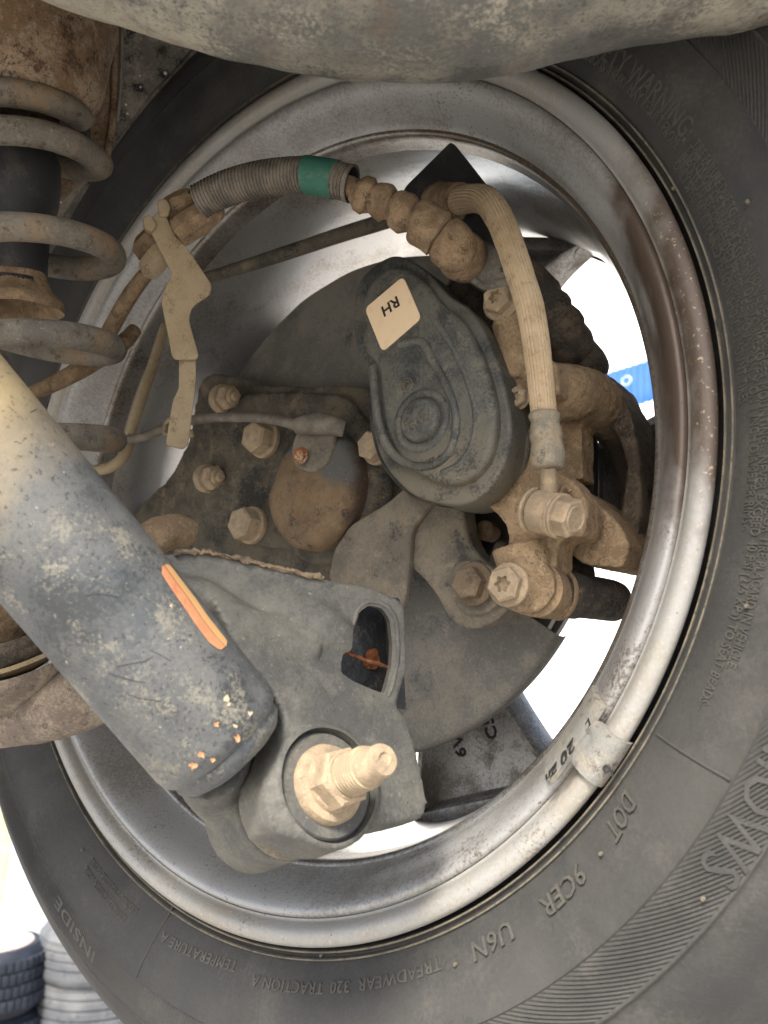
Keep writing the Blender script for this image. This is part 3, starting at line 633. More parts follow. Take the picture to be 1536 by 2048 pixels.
# web plate and ear plate below the caliper
wbp = tag(obj('web_plate', SL([(852, 940), (770, 1008), (700, 1050), (668, 1098), (655, 1158), (700, 1200), (790, 1240), (806, 1215), (816, 1145), (822, 1060), (865, 1000)], .052, .006, .0016, 3, 14), m_web, smooth=30), 'grey-brown web plate sloping between the hub cup and the black arm', 'plate')
ep = thing('caliper_ear', W(930, 1150, .06), 'smooth grey carrier ear with one large bolt, left of the lower guide pin', 'bracket')
obj('ear_plate', cast(merge(SL([(812, 985), (925, 1000), (930, 1060), (950, 1105), (985, 1135), (1035, 1165), (1030, 1205), (990, 1245), (945, 1262), (905, 1248), (872, 1190), (840, 1150), (812, 1130)], .058, .016, 0, rr=22),
                            SL([(905, 1115), (990, 1130), (1005, 1190), (985, 1225), (925, 1235), (895, 1180)], .052, .014, 0, rr=25)), .0016, 6, .0003, 90, .0006, 30), m_web, ep)
bolt('carrier_bolt', 948, 1168, 0, 34, parent=ep, d=.047, recess=False, hk=.8, fl=1.3, m=m_boltbrown, rot=.1)
# dark hollow behind the ear (hub flange with a wheel stud)
hf = thing('hub_flange', W(970, 1060, .1), 'dark hub flange with a wheel stud, deep in the gap left of the caliper leg', 'hub')
obj('flange', wlathe([(.03, .118), (.03, .105), (.078, .105), (.084, .109), (.084, .119)], 96), m_blackdk, hf)
obj('wheel_stud', cyl(axes(W(985, 1065, .1), INB), .0065, .012), m_dust, hf)

# ================================================================== brake caliper
cp = thing('brake_caliper', W(1010, 900, .06), 'clay-dusted cast brake caliper with a black actuator cover, right of the hub', 'brake caliper')
body = [SL([(935, 985), (1000, 930), (1020, 845), (1062, 860), (1070, 930), (1135, 955), (1175, 1000), (1170, 1075), (1118, 1075), (1112, 1120), (1105, 1190), (1060, 1222), (1010, 1216), (985, 1180), (1016, 1120), (1018, 1062), (985, 1018)], .033, .022, 0, rr=18),
        tubeD([(890, 880, .048, 112), (950, 880, .06, 118), (1020, 870, .075, 120), (1060, 870, .09, 120)], 4, 40),
        tubeD([(1016, 640, .03, 34), (1030, 700, .03, 34), (1032, 760, .032, 36)], 4),
        SL([(998, 738), (1050, 715), (1110, 720), (1120, 790), (1060, 800), (1000, 780)], .028, .014, 0, rr=8),
        SL([(1072, 990), (1120, 962), (1172, 985), (1232, 1042), (1262, 1092), (1246, 1140), (1165, 1128), (1108, 1085)], .06, .045, 0, rr=12),
        tubeD([(1070, 790, .045, 60), (1130, 784, .06, 58), (1180, 800, .085, 55), (1222, 836, .112, 50), (1248, 884, .13, 40), (1260, 940, .14, 28), (1265, 1000, .143, 24), (1260, 1060, .138, 30), (1240, 1108, .125, 40)], 6, 28),
        tubeD([(1060, 960, .045, 46), (1110, 985, .052, 44), (1175, 1045, .075, 46), (1226, 1090, .105, 44), (1244, 1100, .12, 40)], 6, 28),
        SL([(1090, 860), (1160, 830), (1165, 960), (1100, 960)], .075, .02, 0, rr=8),
        tubeD([(1040, 1090, .03, 56), (1052, 1140, .032, 54), (1052, 1172, .036, 58)], 4),
        tubeD([(1052, 1170, .024, 58), (1080, 1178, .045, 54)], 4)]
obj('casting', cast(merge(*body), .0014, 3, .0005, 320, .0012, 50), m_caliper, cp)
# dark piston bore side and pads behind
obj('brake_pad', SL([(1085, 840), (1176, 815), (1186, 900), (1186, 1020), (1120, 1060), (1080, 980)], .105, .009, .001), m_blackdk, cp)
# actuator cover: traced tiers stacked toward the viewer
base_o = [(733, 545), (778, 514), (815, 517), (856, 545), (894, 588), (930, 612), (955, 640), (980, 685), (1000, 740), (1014, 795), (1022, 850), (1015, 905), (994, 955), (962, 992), (925, 1009), (885, 1008), (830, 992), (788, 955), (760, 910), (745, 850), (740, 790), (738, 745), (716, 705), (707, 660), (708, 610), (715, 575)]
t2 = [(743, 560), (780, 532), (812, 536), (846, 560), (880, 604), (916, 632), (940, 668), (962, 715), (980, 770), (990, 830), (985, 885), (966, 930), (932, 960), (890, 968), (842, 952), (802, 920), (776, 875), (762, 815), (757, 755), (748, 725), (728, 700), (720, 655), (722, 605)]
t3 = [(800, 700), (836, 690), (850, 712), (872, 755), (892, 798), (898, 845), (888, 890), (862, 915), (826, 916), (794, 896), (776, 858), (766, 800), (758, 740), (762, 715)]
cv = thing('x', (0, 0, 0), '', '') if False else None
def TS(pts, d, th, bev, sg=4): return slab(outl(pts, WP(d), 4), -INB * th, bev, sg)
cover = obj('actuator_cover', TS(base_o, .010, .020, .0022), m_cover, cp, 50)
obj('cover_skirt', merge(TS([(720 + (x - 720) * 1.0, y) for x, y in base_o], .016, .004, .0009, 2), slab([v + INB * 0 for v in outl([(x + 1, y + 1) for x, y in base_o], WP(.021), 4)], -INB * .03, .001, 2)), m_cover, cover, 50)
obj('cover_tier', TS(t2, .0035, .012, .0035), m_cover, cover, 50)
rib_path = [(800, 690), (842, 684), (862, 716), (885, 756), (905, 800), (913, 850), (900, 902), (866, 930), (822, 930), (784, 905), (762, 860), (752, 800), (745, 735)]
obj('cover_rib', tubeD([(x, y, .0035, 9) for x, y in rib_path], 6, 16), m_cover, cover, 60)
obj('cover_rib', tubeD([(x, y, .0045, 7) for x, y in [(868, 640), (892, 672), (918, 720), (940, 775), (952, 835), (944, 890), (918, 928), (884, 946)]], 6, 16), m_cover, cover, 60)
cq = wl(836, 838, 0); bM = MW @ Matrix.Translation((cq.x, cq.y, -.0045))
rb = .0125
boss = obj('cover_boss', lathe([(0, .0052), (rb * .82, .0052), (rb * .9, .0048), (rb, .003), (rb * 1.02, -.002)], bM, 64), m_cover, cover, 60)
obj('boss_ring', lathe([(rb * 1.0, .0), (rb * 1.1, .0022), (rb * 1.28, .0026), (rb * 1.45, .0015), (rb * 1.55, -.002)], bM, 64), m_cover, cover, 60)
def ctext(s, x, y, size, ang, d, ext=.0005, m=None, parent=None, space=1.05, arc=0):
    q = wl(x, y, d); c, s_ = math.cos(ang), math.sin(ang)
    def pl_(v):
        X, Yv = v.x, v.y
        if arc:
            th = X / arc; X, Yv = (arc + 0) * math.sin(th) - Yv * math.sin(th), arc - (arc - Yv) * math.cos(th) if False else Yv * math.cos(th) + arc * (1 - math.cos(th))
        return MW @ V((q.x + X * c - Yv * s_, q.y + X * s_ + Yv * c, -d + v.z))
    return obj('moulded_mark', text_vf(s, size, ext, pl_, .0001, space), m or m_cover, parent or cover, 30)
def pang(x0, y0, x1, y1, d):
    p, q = wl(x0, y0, d), wl(x1, y1, d); return math.atan2(q.y - p.y, q.x - p.x)
ctext('TRW', 806, 866, .0078, pang(806, 866, 856, 838, 0), -.0098 + .0095, .0007, m_ridge, boss) if False else None
ctext('TRW', 812, 866, .0075, pang(812, 866, 856, 840, 0), -.0008, .0008, m_ridge, boss)
ctext('>PBT-GF30<', 836, 937, .0046, pang(836, 937, 876, 922, 0), .0028, .0007, m_ridge, cover)
qx = wl(813, 770, .003)
obj('date_stamp', merge(lathe([(.0034, 0), (.0036, .0006), (.0041, .0006), (.0043, 0)], MW @ Matrix.Translation((qx.x, qx.y, -.0034)), 32), lathe([(.0019, 0), (.0021, .0005), (.0024, .0005), (.0026, 0)], MW @ Matrix.Translation((qx.x, qx.y, -.0034)), 32)), m_ridge, cover)
# label with RH
lp = rnd([(729, 617), (806, 552), (842, 636), (764, 704)], 12, 5)
lb = obj('paper_label', slab(outl(lp, WP(.0026)), -INB * .0009, .0002, 1), m_label, cover, 30, 'peach paper label reading RH')
ctext('RH', 785, 592, .0085, pang(785, 592, 760, 612, 0), .00245, .0003, m_ink, lb) if False else None
q0_ = wl(790, 588, 0)
obj('printed_letters', text_vf('RH', .0098, .0003, (lambda a: (lambda v: MW @ V((q0_.x + v.x * math.cos(a) - v.y * math.sin(a), q0_.y + v.x * math.sin(a) + v.y * math.cos(a), -.0024 + v.z))))(pang(786, 590, 754, 614, 0)), .00018, 1.0), m_ink, lb, 30)
# black electrical neck where the cover meets the body
obj('seal_lip', tubeD([(x + 1, y + 1, .0225, 5) for x, y in base_o[5:21]], 4, 12), m_black, cover, 60)
# dark outer arch of the housing reaching over the disc
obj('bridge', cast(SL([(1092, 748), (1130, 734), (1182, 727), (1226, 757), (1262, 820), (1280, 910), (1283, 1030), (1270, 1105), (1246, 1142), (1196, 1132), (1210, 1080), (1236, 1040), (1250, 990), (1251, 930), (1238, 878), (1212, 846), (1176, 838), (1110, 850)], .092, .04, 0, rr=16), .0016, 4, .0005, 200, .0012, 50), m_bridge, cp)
# details of the casting: grey bore wall, mud flake, seam, stepped boss
obj('bore_wall', tubeD([(1012, 830, .03, 26), (1030, 880, .03, 30), (1026, 925, .032, 30), (1002, 965, .034, 22)], 6, 24), m_web, cp)
obj('mud_seam', wob(tubeD([(1060, 1064, .0345, 2), (1072, 1090, .033, 2.4), (1058, 1112, .033, 2.2), (1054, 1136, .033, 2), (1036, 1140, .0335, 2)], 5, 8), .0004, 300), m_mud, cp)
obj('cast_pip', merge(tubeD([(1120, 988, .024, 5), (1124, 976, .025, 5), (1134, 974, .027, 5), (1140, 984, .027, 5)], 4, 10)), m_caliper, cp)
# caliper bolts
bolt('guide_bolt', 1004, 604, 0, 31, parent=cp, d=.022, recess=True, hk=.7, fl=1.3, rot=.55)
bolt('guide_bolt', 1018, 1170, 0, 37, parent=cp, d=.012, recess=True, hk=.55, fl=1.2, rot=.2)
bolt('cover_screw', 1040, 798, 0, 22, parent=cp, d=.024, recess=True, hk=.7, fl=1.0, rot=.4, m=m_dustbolt)
obj('guide_pin_collar', tubeD([(1072, 1178, .03, 56), (1090, 1183, .042, 54), (1094, 1184, .044, 46), (1104, 1186, .048, 47), (1108, 1187, .05, 52), (1120, 1189, .054, 52), (1126, 1190, .056, 45), (1138, 1191, .06, 46)], 3, 40), m_dust, cp)
obj('guide_pin_sleeve', tubeD([(1110, 1186, .05, 46), (1135, 1190, .058, 46), (1146, 1191, .063, 47), (1152, 1192, .066, 43), (1190, 1196, .082, 43), (1216, 1200, .094, 42), (1228, 1203, .1, 40), (1234, 1205, .103, 32)], 5, 32), m_sleeve, cp)
obj('guide_pin_sleeve', tubeD([(1010, 530, .045, 40), (1050, 566, .056, 46), (1076, 598, .06, 51), (1080, 604, .062, 44), (1092, 620, .066, 51), (1098, 628, .068, 51), (1102, 634, .07, 45), (1114, 652, .075, 52), (1122, 664, .078, 52), (1126, 670, .08, 46), (1140, 690, .085, 48), (1146, 700, .09, 42), (1172, 730, .098, 42), (1182, 744, .104, 38)], 4, 32), m_sleeve, cp)
obj('carrier_arm', cast(tubeD([(930, 570, .07, 60), (1010, 640, .08, 60), (1080, 720, .09, 64)], 4), .002, 5, .0004, 100), m_sleeve, cp)
obj('carrier_leg', cast(tubeD([(985, 1120, .075, 44), (1090, 1150, .085, 56), (1180, 1160, .1, 48)], 4), .002, 5, .0004, 100), m_sleeve, cp)
tag(cp, 'clay-dusted cast brake caliper with a black actuator cover, right of the hub', 'brake caliper')

# ================================================================== brake hose with crimped fitting and banjo bolt
hp = [(916, 403, .03, 26), (945, 397, .02, 26), (974, 403, .01, 27), (999, 438, .004, 27), (1020, 489, 0, 27), (1042, 556, -.003, 27), (1062, 623, -.003, 27), (1077, 723, .0, 26), (1088, 834, .008, 25)]
def ribbed(pts, ribs=26, amp=.035):
    pth = cr(PT([(x, y, yof(x, y, d)) for x, y, d, h in pts]), 10); rr = []
    for i in range(len(pts) - 1):
        for j in range(10):
            a = pts[i][3] + (pts[i + 1][3] - pts[i][3]) * j / 10; rr.append(a * yof(pts[i][0], pts[i][1], pts[i][2]) / F)
    rr.append(pts[-1][3] * yof(*pts[-1][:3]) / F)
    seg = ribs * 6; vs, fs = tube(pth, rr, seg)
    n = len(pth)
    for i in range(n):
        c = pth[i]
        for k in range(seg):
            v = vs[i * seg + k]; vs[i * seg + k] = c + (v - c) * (1 + amp * math.cos(2 * PI * k / 6))
    return vs, fs
bh = thing('brake_hose', W(1000, 600, 0), 'tan ribbed brake hose curving down over the caliper to a crimped fitting', 'hose')
obj('hose', ribbed(hp), m_hose, bh, 50)
# worn split showing dark cords
for k in range(5):
    obj('split', tubeD([(1042 + k * 4, 500 + k * 12, -.0045 + k * .0004, .5), (1052 + k * 4, 545 + k * 10, -.0068 + k * .0003, 1.6), (1062 + k * 3.4, 590 + k * 9, -.0072 + k * .0003, 1.6), (1069 + k * 3, 628 + k * 6, -.006, .5)], 5, 8), m_ink, bh)
cf = [(1089, 826, .007, 28), (1089, 832, .007, 32), (1090, 842, .007, 28), (1091, 858, .007, 31), (1092, 872, .007, 33), (1093, 882, .007, 29), (1094, 890, .007, 31), (1096, 912, .007, 35), (1097, 930, .007, 33), (1097, 937, .007, 26)]
obj('crimped_fitting', wob(tubeD(cf, 4, 32), .0006, 220), m_crimp, bh, 60)
obj('fitting_pipe', tubeD([(1097, 934, .009, 17), (1098, 965, .012, 17), (1099, 1010, .016, 19)], 4), m_dustbolt, bh)
NB = dirw((.62, -.76, -.16))
Yb = yof(1092, 1026, .012); M = axes(P(1092, 1026, Yb), NB)
obj('banjo_ring', merge(cyl(M, .0108, .0125, -.006, 40, .0012), cyl(M, .0118, .0018, -.0085, 40), cyl(M, .0112, .0016, .0068, 40)), m_dustbolt, bh)
obj('banjo_bolt', merge(cyl(M, .0112, .002, .0085, 40), hexprism(M, .0098, .0078, .12, .0102, rot=.3), lathe([(0, .0182), (.005, .0182), (.0056, .0189), (.0064, .0189), (.0068, .0180)], M, 24)), m_dustbolt, bh, 30)
# hose end at the top
hM = axes(W(885, 400, .05), dirw((-.8, .5, -.2)))
obj('hose_end_collar', tubeD([(872, 404, .046, 34), (884, 403, .042, 38), (890, 403, .04, 33), (897, 403, .037, 36), (903, 403, .036, 31), (911, 403, .033, 36), (922, 402, .03, 35)], 3, 32), m_boot, bh)
tag(obj('hose_bracket', wob(SL([(862, 372), (905, 350), (950, 362), (955, 385), (930, 440), (905, 455), (866, 425)], .044, .004, .0012, rr=8), .0005, 60), m_boot), 'small mud-covered bracket behind the top end of the brake hose', 'bracket')
# black flap plate behind
tag(obj('deflector_plate', SL([(902, 281), (918, 300), (990, 392), (1050, 520), (960, 560), (870, 520), (803, 388), (810, 372)], .036, .0035, .001, rr=10), m_blackdk, smooth=30), 'black pointed deflector plate behind the brake hose, its tip against the silver rim', 'plate')

# ================================================================== actuator plug, bellows boot, conduit
pg = thing('actuator_plug', W(950, 530, .05), 'square grey cable plug with moulded writing under the brake hose', 'plug')
plo = [(880, 500), (950, 470), (1012, 500), (1040, 548), (1030, 566), (965, 580), (915, 548), (876, 528)]
obj('plug_body', SL(plo, .012, .03, .003, 3, 14), m_plug, pg, 40)
obj('plug_collar', tubeY([(914, 503, .424, 46), (924, 512, .43, 50), (934, 521, .436, 46)], 3, 36), m_boot, pg)
ctext('20.6', 1000, 545, .004, pang(1000, 545, 1020, 536, 0), .0116, .0004, m_tyretext, pg)
obj('plug_frame', tubeD([(948, 550, .0115, 1.6), (965, 568, .0115, 1.6), (1022, 552, .0115, 1.6)], 1, 8), m_ridge, pg)
def bellows():
    pts = [(688, 372, .43, 17), (704, 376, .43, 19), (712, 381, .43, 24), (722, 386, .43, 36), (735, 393, .43, 38), (746, 399, .43, 24), (757, 402, .428, 35), (771, 407, .427, 39), (784, 415, .426, 25), (795, 419, .425, 38), (812, 428, .424, 41), (826, 437, .423, 28), (838, 441, .422, 43), (850, 450, .421, 47), (864, 461, .42, 44), (876, 468, .42, 47), (882, 472, .42, 38), (888, 477, .42, 45), (893, 481, .42, 49), (908, 496, .422, 49), (912, 500, .423, 46), (914, 502, .424, 41), (922, 510, .426, 40)]
    return tubeY(pts, 4, 36)
bt = tag(obj('rubber_boot', wob(bellows(), .0009, 110), m_boot, smooth=60), 'mud-caked rubber bellows boot with bulging folds between green-taped conduit and plug', 'boot')
cnd = thing('corrugated_conduit', W(550, 380, .03), 'grey corrugated cable conduit with a green tape band, arching above the hub', 'conduit')
def conduit():
    ctl = [(398, 404, .03), (450, 378, .03), (520, 358, .032), (600, 350, .034), (650, 355, .035), (704, 368, .037)]
    q = cr([P(x, y, .43 + (700 - x) * .00008) for x, y, d in ctl], 40); L = [0]
    for a, b in zip(q[:-1], q[1:]): L.append(L[-1] + (b - a).length)
    tot = L[-1]; n = 46 * 8; pts = []; rr = []; j = 0
    for i in range(n + 1):
        s = tot * i / n
        while j < len(L) - 2 and L[j + 1] < s: j += 1
        k = (s - L[j]) / max(1e-9, L[j + 1] - L[j]); pts.append(q[j].lerp(q[j + 1], k))
        u = (i % 8) / 8; rr.append(.0094 + (.0006 if .15 < u < .62 else -.0003))
    return pts, rr
cpts, crr = conduit(); nn = len(cpts)
ca_, cb_ = int(nn * .70), int(nn * .90)
obj('conduit_tube', tube(cpts, crr, 36, False), m_conduit, cnd, 30)
obj('conduit_liner', tube(cpts, [.0082] * nn, 28, False), m_blackdk, cnd)
obj('green_tape', wob(tube(cpts[ca_:cb_], [.0103] * (cb_ - ca_), 48, False), .0003, 150), m_green, cnd, 60, 'green tape band')
obj('conduit_rim', tube(cpts[-10:], [.0102] * 10, 36, False), m_conduit, cnd)
tag(obj('inner_cable', tube(cpts[-60:] + [P(722, 380, .428)], .0042, 20), m_boot), 'mud-covered inner cable leaving the open end of the corrugated conduit', 'cable')

# ================================================================== bracket with cable end on the left
BRP = (P(360, 560, .475), dirw((.25, -.96, 0)))
br = thing('cable_bracket', P(360, 560, .475), 'flat clay-coloured bent bracket holding the cable ends, left of the hub', 'bracket')
bo = [(303, 432), (322, 420), (338, 442), (350, 470), (372, 492), (388, 515), (424, 570), (420, 590), (384, 614), (378, 640), (382, 655), (398, 712), (392, 720), (350, 720), (344, 712), (322, 600), (332, 570), (345, 548), (300, 462)]
obj('plate', wob(slab(outl(rnd(bo, 9), BRP), -BRP[1] * .0028, .0009, 3), .0003, 60), m_bracket, br, 30)
obj('lower_leg', slab(outl(rnd([(358, 712), (392, 712), (393, 760), (388, 800), (376, 890), (366, 899), (332, 890), (334, 870), (346, 800), (358, 776)], 5), (BRP[0] - BRP[1] * .004, BRP[1])), -BRP[1] * .003, .0008, 3), m_bracket, br, 30)
def BS(pts, off, th, bev=.0015, rr=5): return slab(outl(rnd(pts, rr), (BRP[0] + BRP[1] * off, BRP[1])), -BRP[1] * th, bev, 3)
obj('clamp_lug', wob(BS([(314, 398), (332, 396), (342, 414), (336, 432), (318, 432)], .003, .007), .0004, 100), m_bracket, br)
obj('clamp_lug', wob(BS([(284, 434), (300, 428), (314, 448), (304, 464), (288, 456)], .003, .007), .0004, 100), m_bracket, br)
tag(obj('cable_ferrule', wob(tubeY([(338, 424, .482, 24), (345, 420, .482, 28), (385, 402, .475, 27), (392, 398, .474, 20)], 2, 8), .0009, 90), m_boot, smooth=25), 'mud-caked cable ferrule just above the bracket, beside the conduit end', 'ferrule')
tag(obj('cable_adjuster', wob(tubeY([(352, 470, .475, 24), (362, 464, .475, 31), (400, 436, .468, 32), (424, 420, .462, 29), (430, 410, .46, 18)], 2, 8), .0009, 90), m_boot, smooth=25), 'larger mud-caked block between the bracket and the conduit end', 'cable fitting')
tag(obj('cable_nut', wob(tubeY([(326, 464, .487, 24), (318, 472, .488, 31), (292, 500, .494, 31), (284, 508, .496, 24)], 2, 6), .0008, 90), m_boot, smooth=25), 'dark mud-caked nut on the left edge of the bracket', 'nut')
tag(obj('sleeve_nut', wob(tubeY([(332, 500, .485, 22), (325, 506, .486, 27), (303, 534, .49, 27), (296, 542, .492, 20)], 2, 6), .0007, 90), m_bracket, smooth=25), 'light tan hexagonal nut at the upper end of the cable sleeve', 'nut')
tag(obj('cable_sleeve', tubeY([(306, 530, .49, 14), (262, 588, .5, 16), (226, 650, .51, 16), (200, 700, .52, 16)], 6, 18), m_boot), 'thick muddy cable sleeve running down left from the bracket towards the coil spring', 'cable')
tag(obj('brake_pipe', tubeD([(330, 650, .04, 9), (306, 730, .035, 10), (282, 800, .03, 11), (266, 850, .028, 11), (256, 895, .026, 11), (236, 925, .022, 11), (200, 940, .018, 11), (150, 940, .012, 11)], 6, 16), m_bracket), 'brown pipe passing behind the bracket and bending left under the sensor lead', 'pipe')
tag(obj('lateral_rod', tubeY([(40, 800, .52, 14), (75, 783, .52, 15), (160, 740, .52, 18), (240, 690, .53, 17), (270, 660, .54, 14)], 5, 20), m_boot), 'brown rod slanting up right below the third spring coil', 'rod')
tag(obj('stay_rod', tubeD([(395, 560, .04, 11), (440, 548, .043, 12), (560, 510, .055, 14), (680, 470, .065, 15), (770, 442, .07, 16), (860, 410, .075, 16)], 6, 18), m_mud), 'grey-brown stay rod behind the bracket and the bellows boot', 'rod')
tag(obj('bush_arm', cast(merge(tubeY([(250, 1120, .44, 40), (300, 1080, .44, 38), (345, 1062, .45, 36), (380, 1066, .46, 30)], 6, 24)), .002, 3, .0005), m_dust), 'curved dusty arm end peeking out right of the big damper tube', 'arm')

# ================================================================== lower arm, damper, spring
BN = dirw((.59, -.65, .47))                               # bolt direction, toward the viewer's right
BO = P(662, 1566, .325)
def BPx(off): return (BO + BN * off, BN)
arm = thing('suspension_arm', P(640, 1400, .36), 'dusty black pressed-steel lower arm with an open slotted end and a bolt eye', 'suspension arm')
AP = (P(640, 1350, .362), dirw((.35, -.9, .2)))
def ASL(pts, off, th, rr=14, bev=0): return slab(outl(rnd(pts, rr), (AP[0] + AP[1] * off, AP[1])), -AP[1] * th, bev, 3)
up = ASL([(250, 1110), (330, 1108), (400, 1098), (520, 1125), (650, 1158), (745, 1172), (812, 1205), (818, 1330), (790, 1424), (690, 1440), (600, 1440), (520, 1330), (430, 1240), (340, 1180)], 0, .03, 18)
low = slab(outl(rnd([(420, 1190), (560, 1230), (690, 1330), (775, 1400), (808, 1425), (826, 1470), (856, 1605), (846, 1638), (700, 1668), (600, 1686), (545, 1660), (524, 1570), (562, 1480), (572, 1430), (540, 1370), (480, 1300)], 16), BPx(-.004)), -BN * .022, 0)
eye = cyl(axes(BO + BN * -.026, BN), .0218, .024, 0, 64)
boltaxis = axes(BO, BN)
upv = cast(merge(up, low, tube([onp(x, y, (AP[0] + AP[1] * .001, AP[1])) for x, y in [(330, 1190), (400, 1200), (470, 1240), (560, 1285), (632, 1308)]], [.010, .010, .009, .008, .007], 20, True, 5), cyl(axes(BO - BN * .026, BN), .0262, .0255, 0, 64), tube([P(340, 1175, .372), P(480, 1215, .372), P(640, 1265, .375), P(690, 1330, .375)], [.016, .017, .016, .010], 24, True, 4)), .0015, 5, .0003, 110, .0006, 22)
# cut the slot opening through the tube end and the washer recess
def boolcut(vf, cutters):
    me = bpy.data.meshes.new('a'); me.from_pydata(vf[0], [], vf[1]); a = bpy.data.objects.new('a', me); COL.objects.link(a); tmp = []
    for c in cutters:
        mc = bpy.data.meshes.new('c'); mc.from_pydata(c[0], [], c[1]); bm = bmesh.new(); bm.from_mesh(mc); bmesh.ops.recalc_face_normals(bm, faces=bm.faces); bm.to_mesh(mc); bm.free()
        o = bpy.data.objects.new('c', mc); COL.objects.link(o); tmp.append(o)
        md = a.modifiers.new('b', 'BOOLEAN'); md.operation = 'DIFFERENCE'; md.object = o; md.solver = 'EXACT'
    dg = bpy.context.evaluated_depsgraph_get(); e = a.evaluated_get(dg); m2 = e.to_mesh()
    out = [v.co.copy() for v in m2.vertices], [tuple(p.vertices) for p in m2.polygons]; e.to_mesh_clear()
    for o in tmp + [a]: bpy.data.objects.remove(o)
    return out
hole = [(708, 1252), (716, 1226), (738, 1210), (764, 1216), (780, 1240), (785, 1290), (783, 1335), (768, 1388), (735, 1376), (700, 1362), (676, 1346), (680, 1306), (697, 1303), (703, 1262)]
cutB = slab([p - AP[1] * .0045 for p in outl(rnd([(676, 1196), (800, 1190), (811, 1330), (796, 1412), (665, 1372)], 14), AP)], -AP[1] * .05, 0)
cutA = slab([p + AP[1] * .03 for p in outl(rnd(hole, 8), AP)], -AP[1] * .056, 0)
upv = boolcut(upv, [cutA, cutB, cyl(axes(BO - BN * .0065, BN), .0236, .03, 0, 64)])
obj('arm_pressing', upv, m_arm, arm, 50)
# dark hollow behind the slot, with its inner wall, welded seam and lip
obj('inner_wall', slab(outl(rnd([(660, 1195), (800, 1195), (812, 1420), (660, 1400)], 8), (AP[0] - AP[1] * .024, AP[1])), -AP[1] * .002, 0), m_slot, arm)
lip = [onp(x, y, (AP[0] - AP[1] * .0008, AP[1])) for x, y in [(706, 1250), (714, 1222), (738, 1204), (768, 1210), (790, 1238), (795, 1290), (793, 1335), (777, 1392)]]
obj('slot_lip', wob(tube(lip, .0013, 12, True, 5), .0005, 250), m_arm, arm, 50)
seam = [onp(x, y, (AP[0] - AP[1] * .012, AP[1])) for x, y in [(674, 1300), (700, 1308), (740, 1324), (796, 1340)]]
obj('weld_seam', wob(tube(seam, .0011, 10, True, 6), .0008, 300), m_rust, arm, 50, 'rusty weld seam inside the slot')
obj('rust_patch', wob(cyl(axes(onp(745, 1318, (AP[0] - AP[1] * .0235, AP[1])), AP[1]), .0052, .0012, 0, 24), .0018, 260), m_rust, arm, 50)
tp = [onp(x, y, (AP[0] + AP[1] * .001, AP[1])) for x, y in [(350, 1104), (420, 1106), (500, 1122), (580, 1142), (645, 1156)]]
obj('mud_bead', wob(wob(tube(tp, .0011, 14, True, 14), .0012, 250), .0014, 700), m_boltbrown, arm, 60, 'crust of tan mud along the top edge')
# eye, bushing, washer, nut, stud
bs = thing('arm_bolt', BO, 'sandy flanged nut on a threaded bolt sticking out of the arm eye', 'bolt')
obj('eye_disc', lathe([(0, -.0025), (.0213, -.0025), (.0221, -.0034), (.0222, -.012)], boltaxis, 64), m_arm, bs, 40)
obj('washer', wob(lathe([(0, .0018), (.0135, .0018), (.0155, .0012), (.0166, -.001), (.0166, -.003)], boltaxis, 64), .0002, 100), m_dustlight if False else m_dustbolt, bs, 40)
obj('flange_nut', merge(hexprism(boltaxis, .0125, .0115, .1, .0012, rot=.15), lathe([(.0125, .0018), (.0118, .0035), (.0105, .004)], boltaxis, 48), lathe([(.0104, .0118), (.0095, .0135), (.0075, .0137)], boltaxis, 40)), m_dustbolt, bs, 30)
def thread():
    prof = []; z = .0125; vs = []; fs = []; seg = 40; pitch = .0019; r0 = .0086; turns = 8; n = turns * seg
    k = 5; pr = [(r0 - .0014, 0), (r0, pitch * .3), (r0 + .0001, pitch * .5), (r0, pitch * .7), (r0 - .0014, pitch)]
    for i in range(n + 1):
        a = 2 * PI * i / seg; zz = z + pitch * i / seg
        for r, h in pr: vs.append(boltaxis @ V((r * math.cos(a), r * math.sin(a), zz + h - pitch)))
    for i in range(n):
        for q in range(k - 1): fs.append((i * k + q, (i + 1) * k + q, (i + 1) * k + q + 1, i * k + q + 1))
    return vs, fs
obj('thread', thread(), m_thread, bs, 50)
obj('bolt_end', wob(lathe([(0, .012), (.0070, .012), (.0070, .0268), (.0080, .0272), (.0078, .0285), (.0068, .030), (.0066, .0365), (.006, .0378), (.0028, .0382), (.0022, .0375), (0, .0375)], boltaxis, 40), .0003, 150), m_dustbolt, bs, 40)
# damper: big tube, lower neck and eye
DY = .318
pA, pB = P(-160, 760, DY - .012), P(452, 1492, DY + .005)
dax = (pB - pA).normalized(); L = (pB - pA).length
dm = thing('damper', pB, 'big grey damper tube with scratched stained paint, slanting from the left edge', 'damper')
rt, rb_ = .0302, .0292
M = axes(pA, dax)
obj('damper_tube', lathe([(0, 0), (rt, 0), (rt, L * .5), (rb_, L - .008), (rb_ - .0012, L - .0035), (rb_ - .0045, L), (rb_ - .009, L + .002), (0, L + .0035)], M, 128), m_shock, dm, 50)
# bottom collar crease
obj('end_cap', wob(lathe([(rb_ - .0035, L - .001), (rb_ - .0035, L + .002), (rb_ - .007, L + .006), (rb_ - .014, L + .0085), (0, L + .0095)], M, 96), .0004, 60), m_shock, dm, 50)
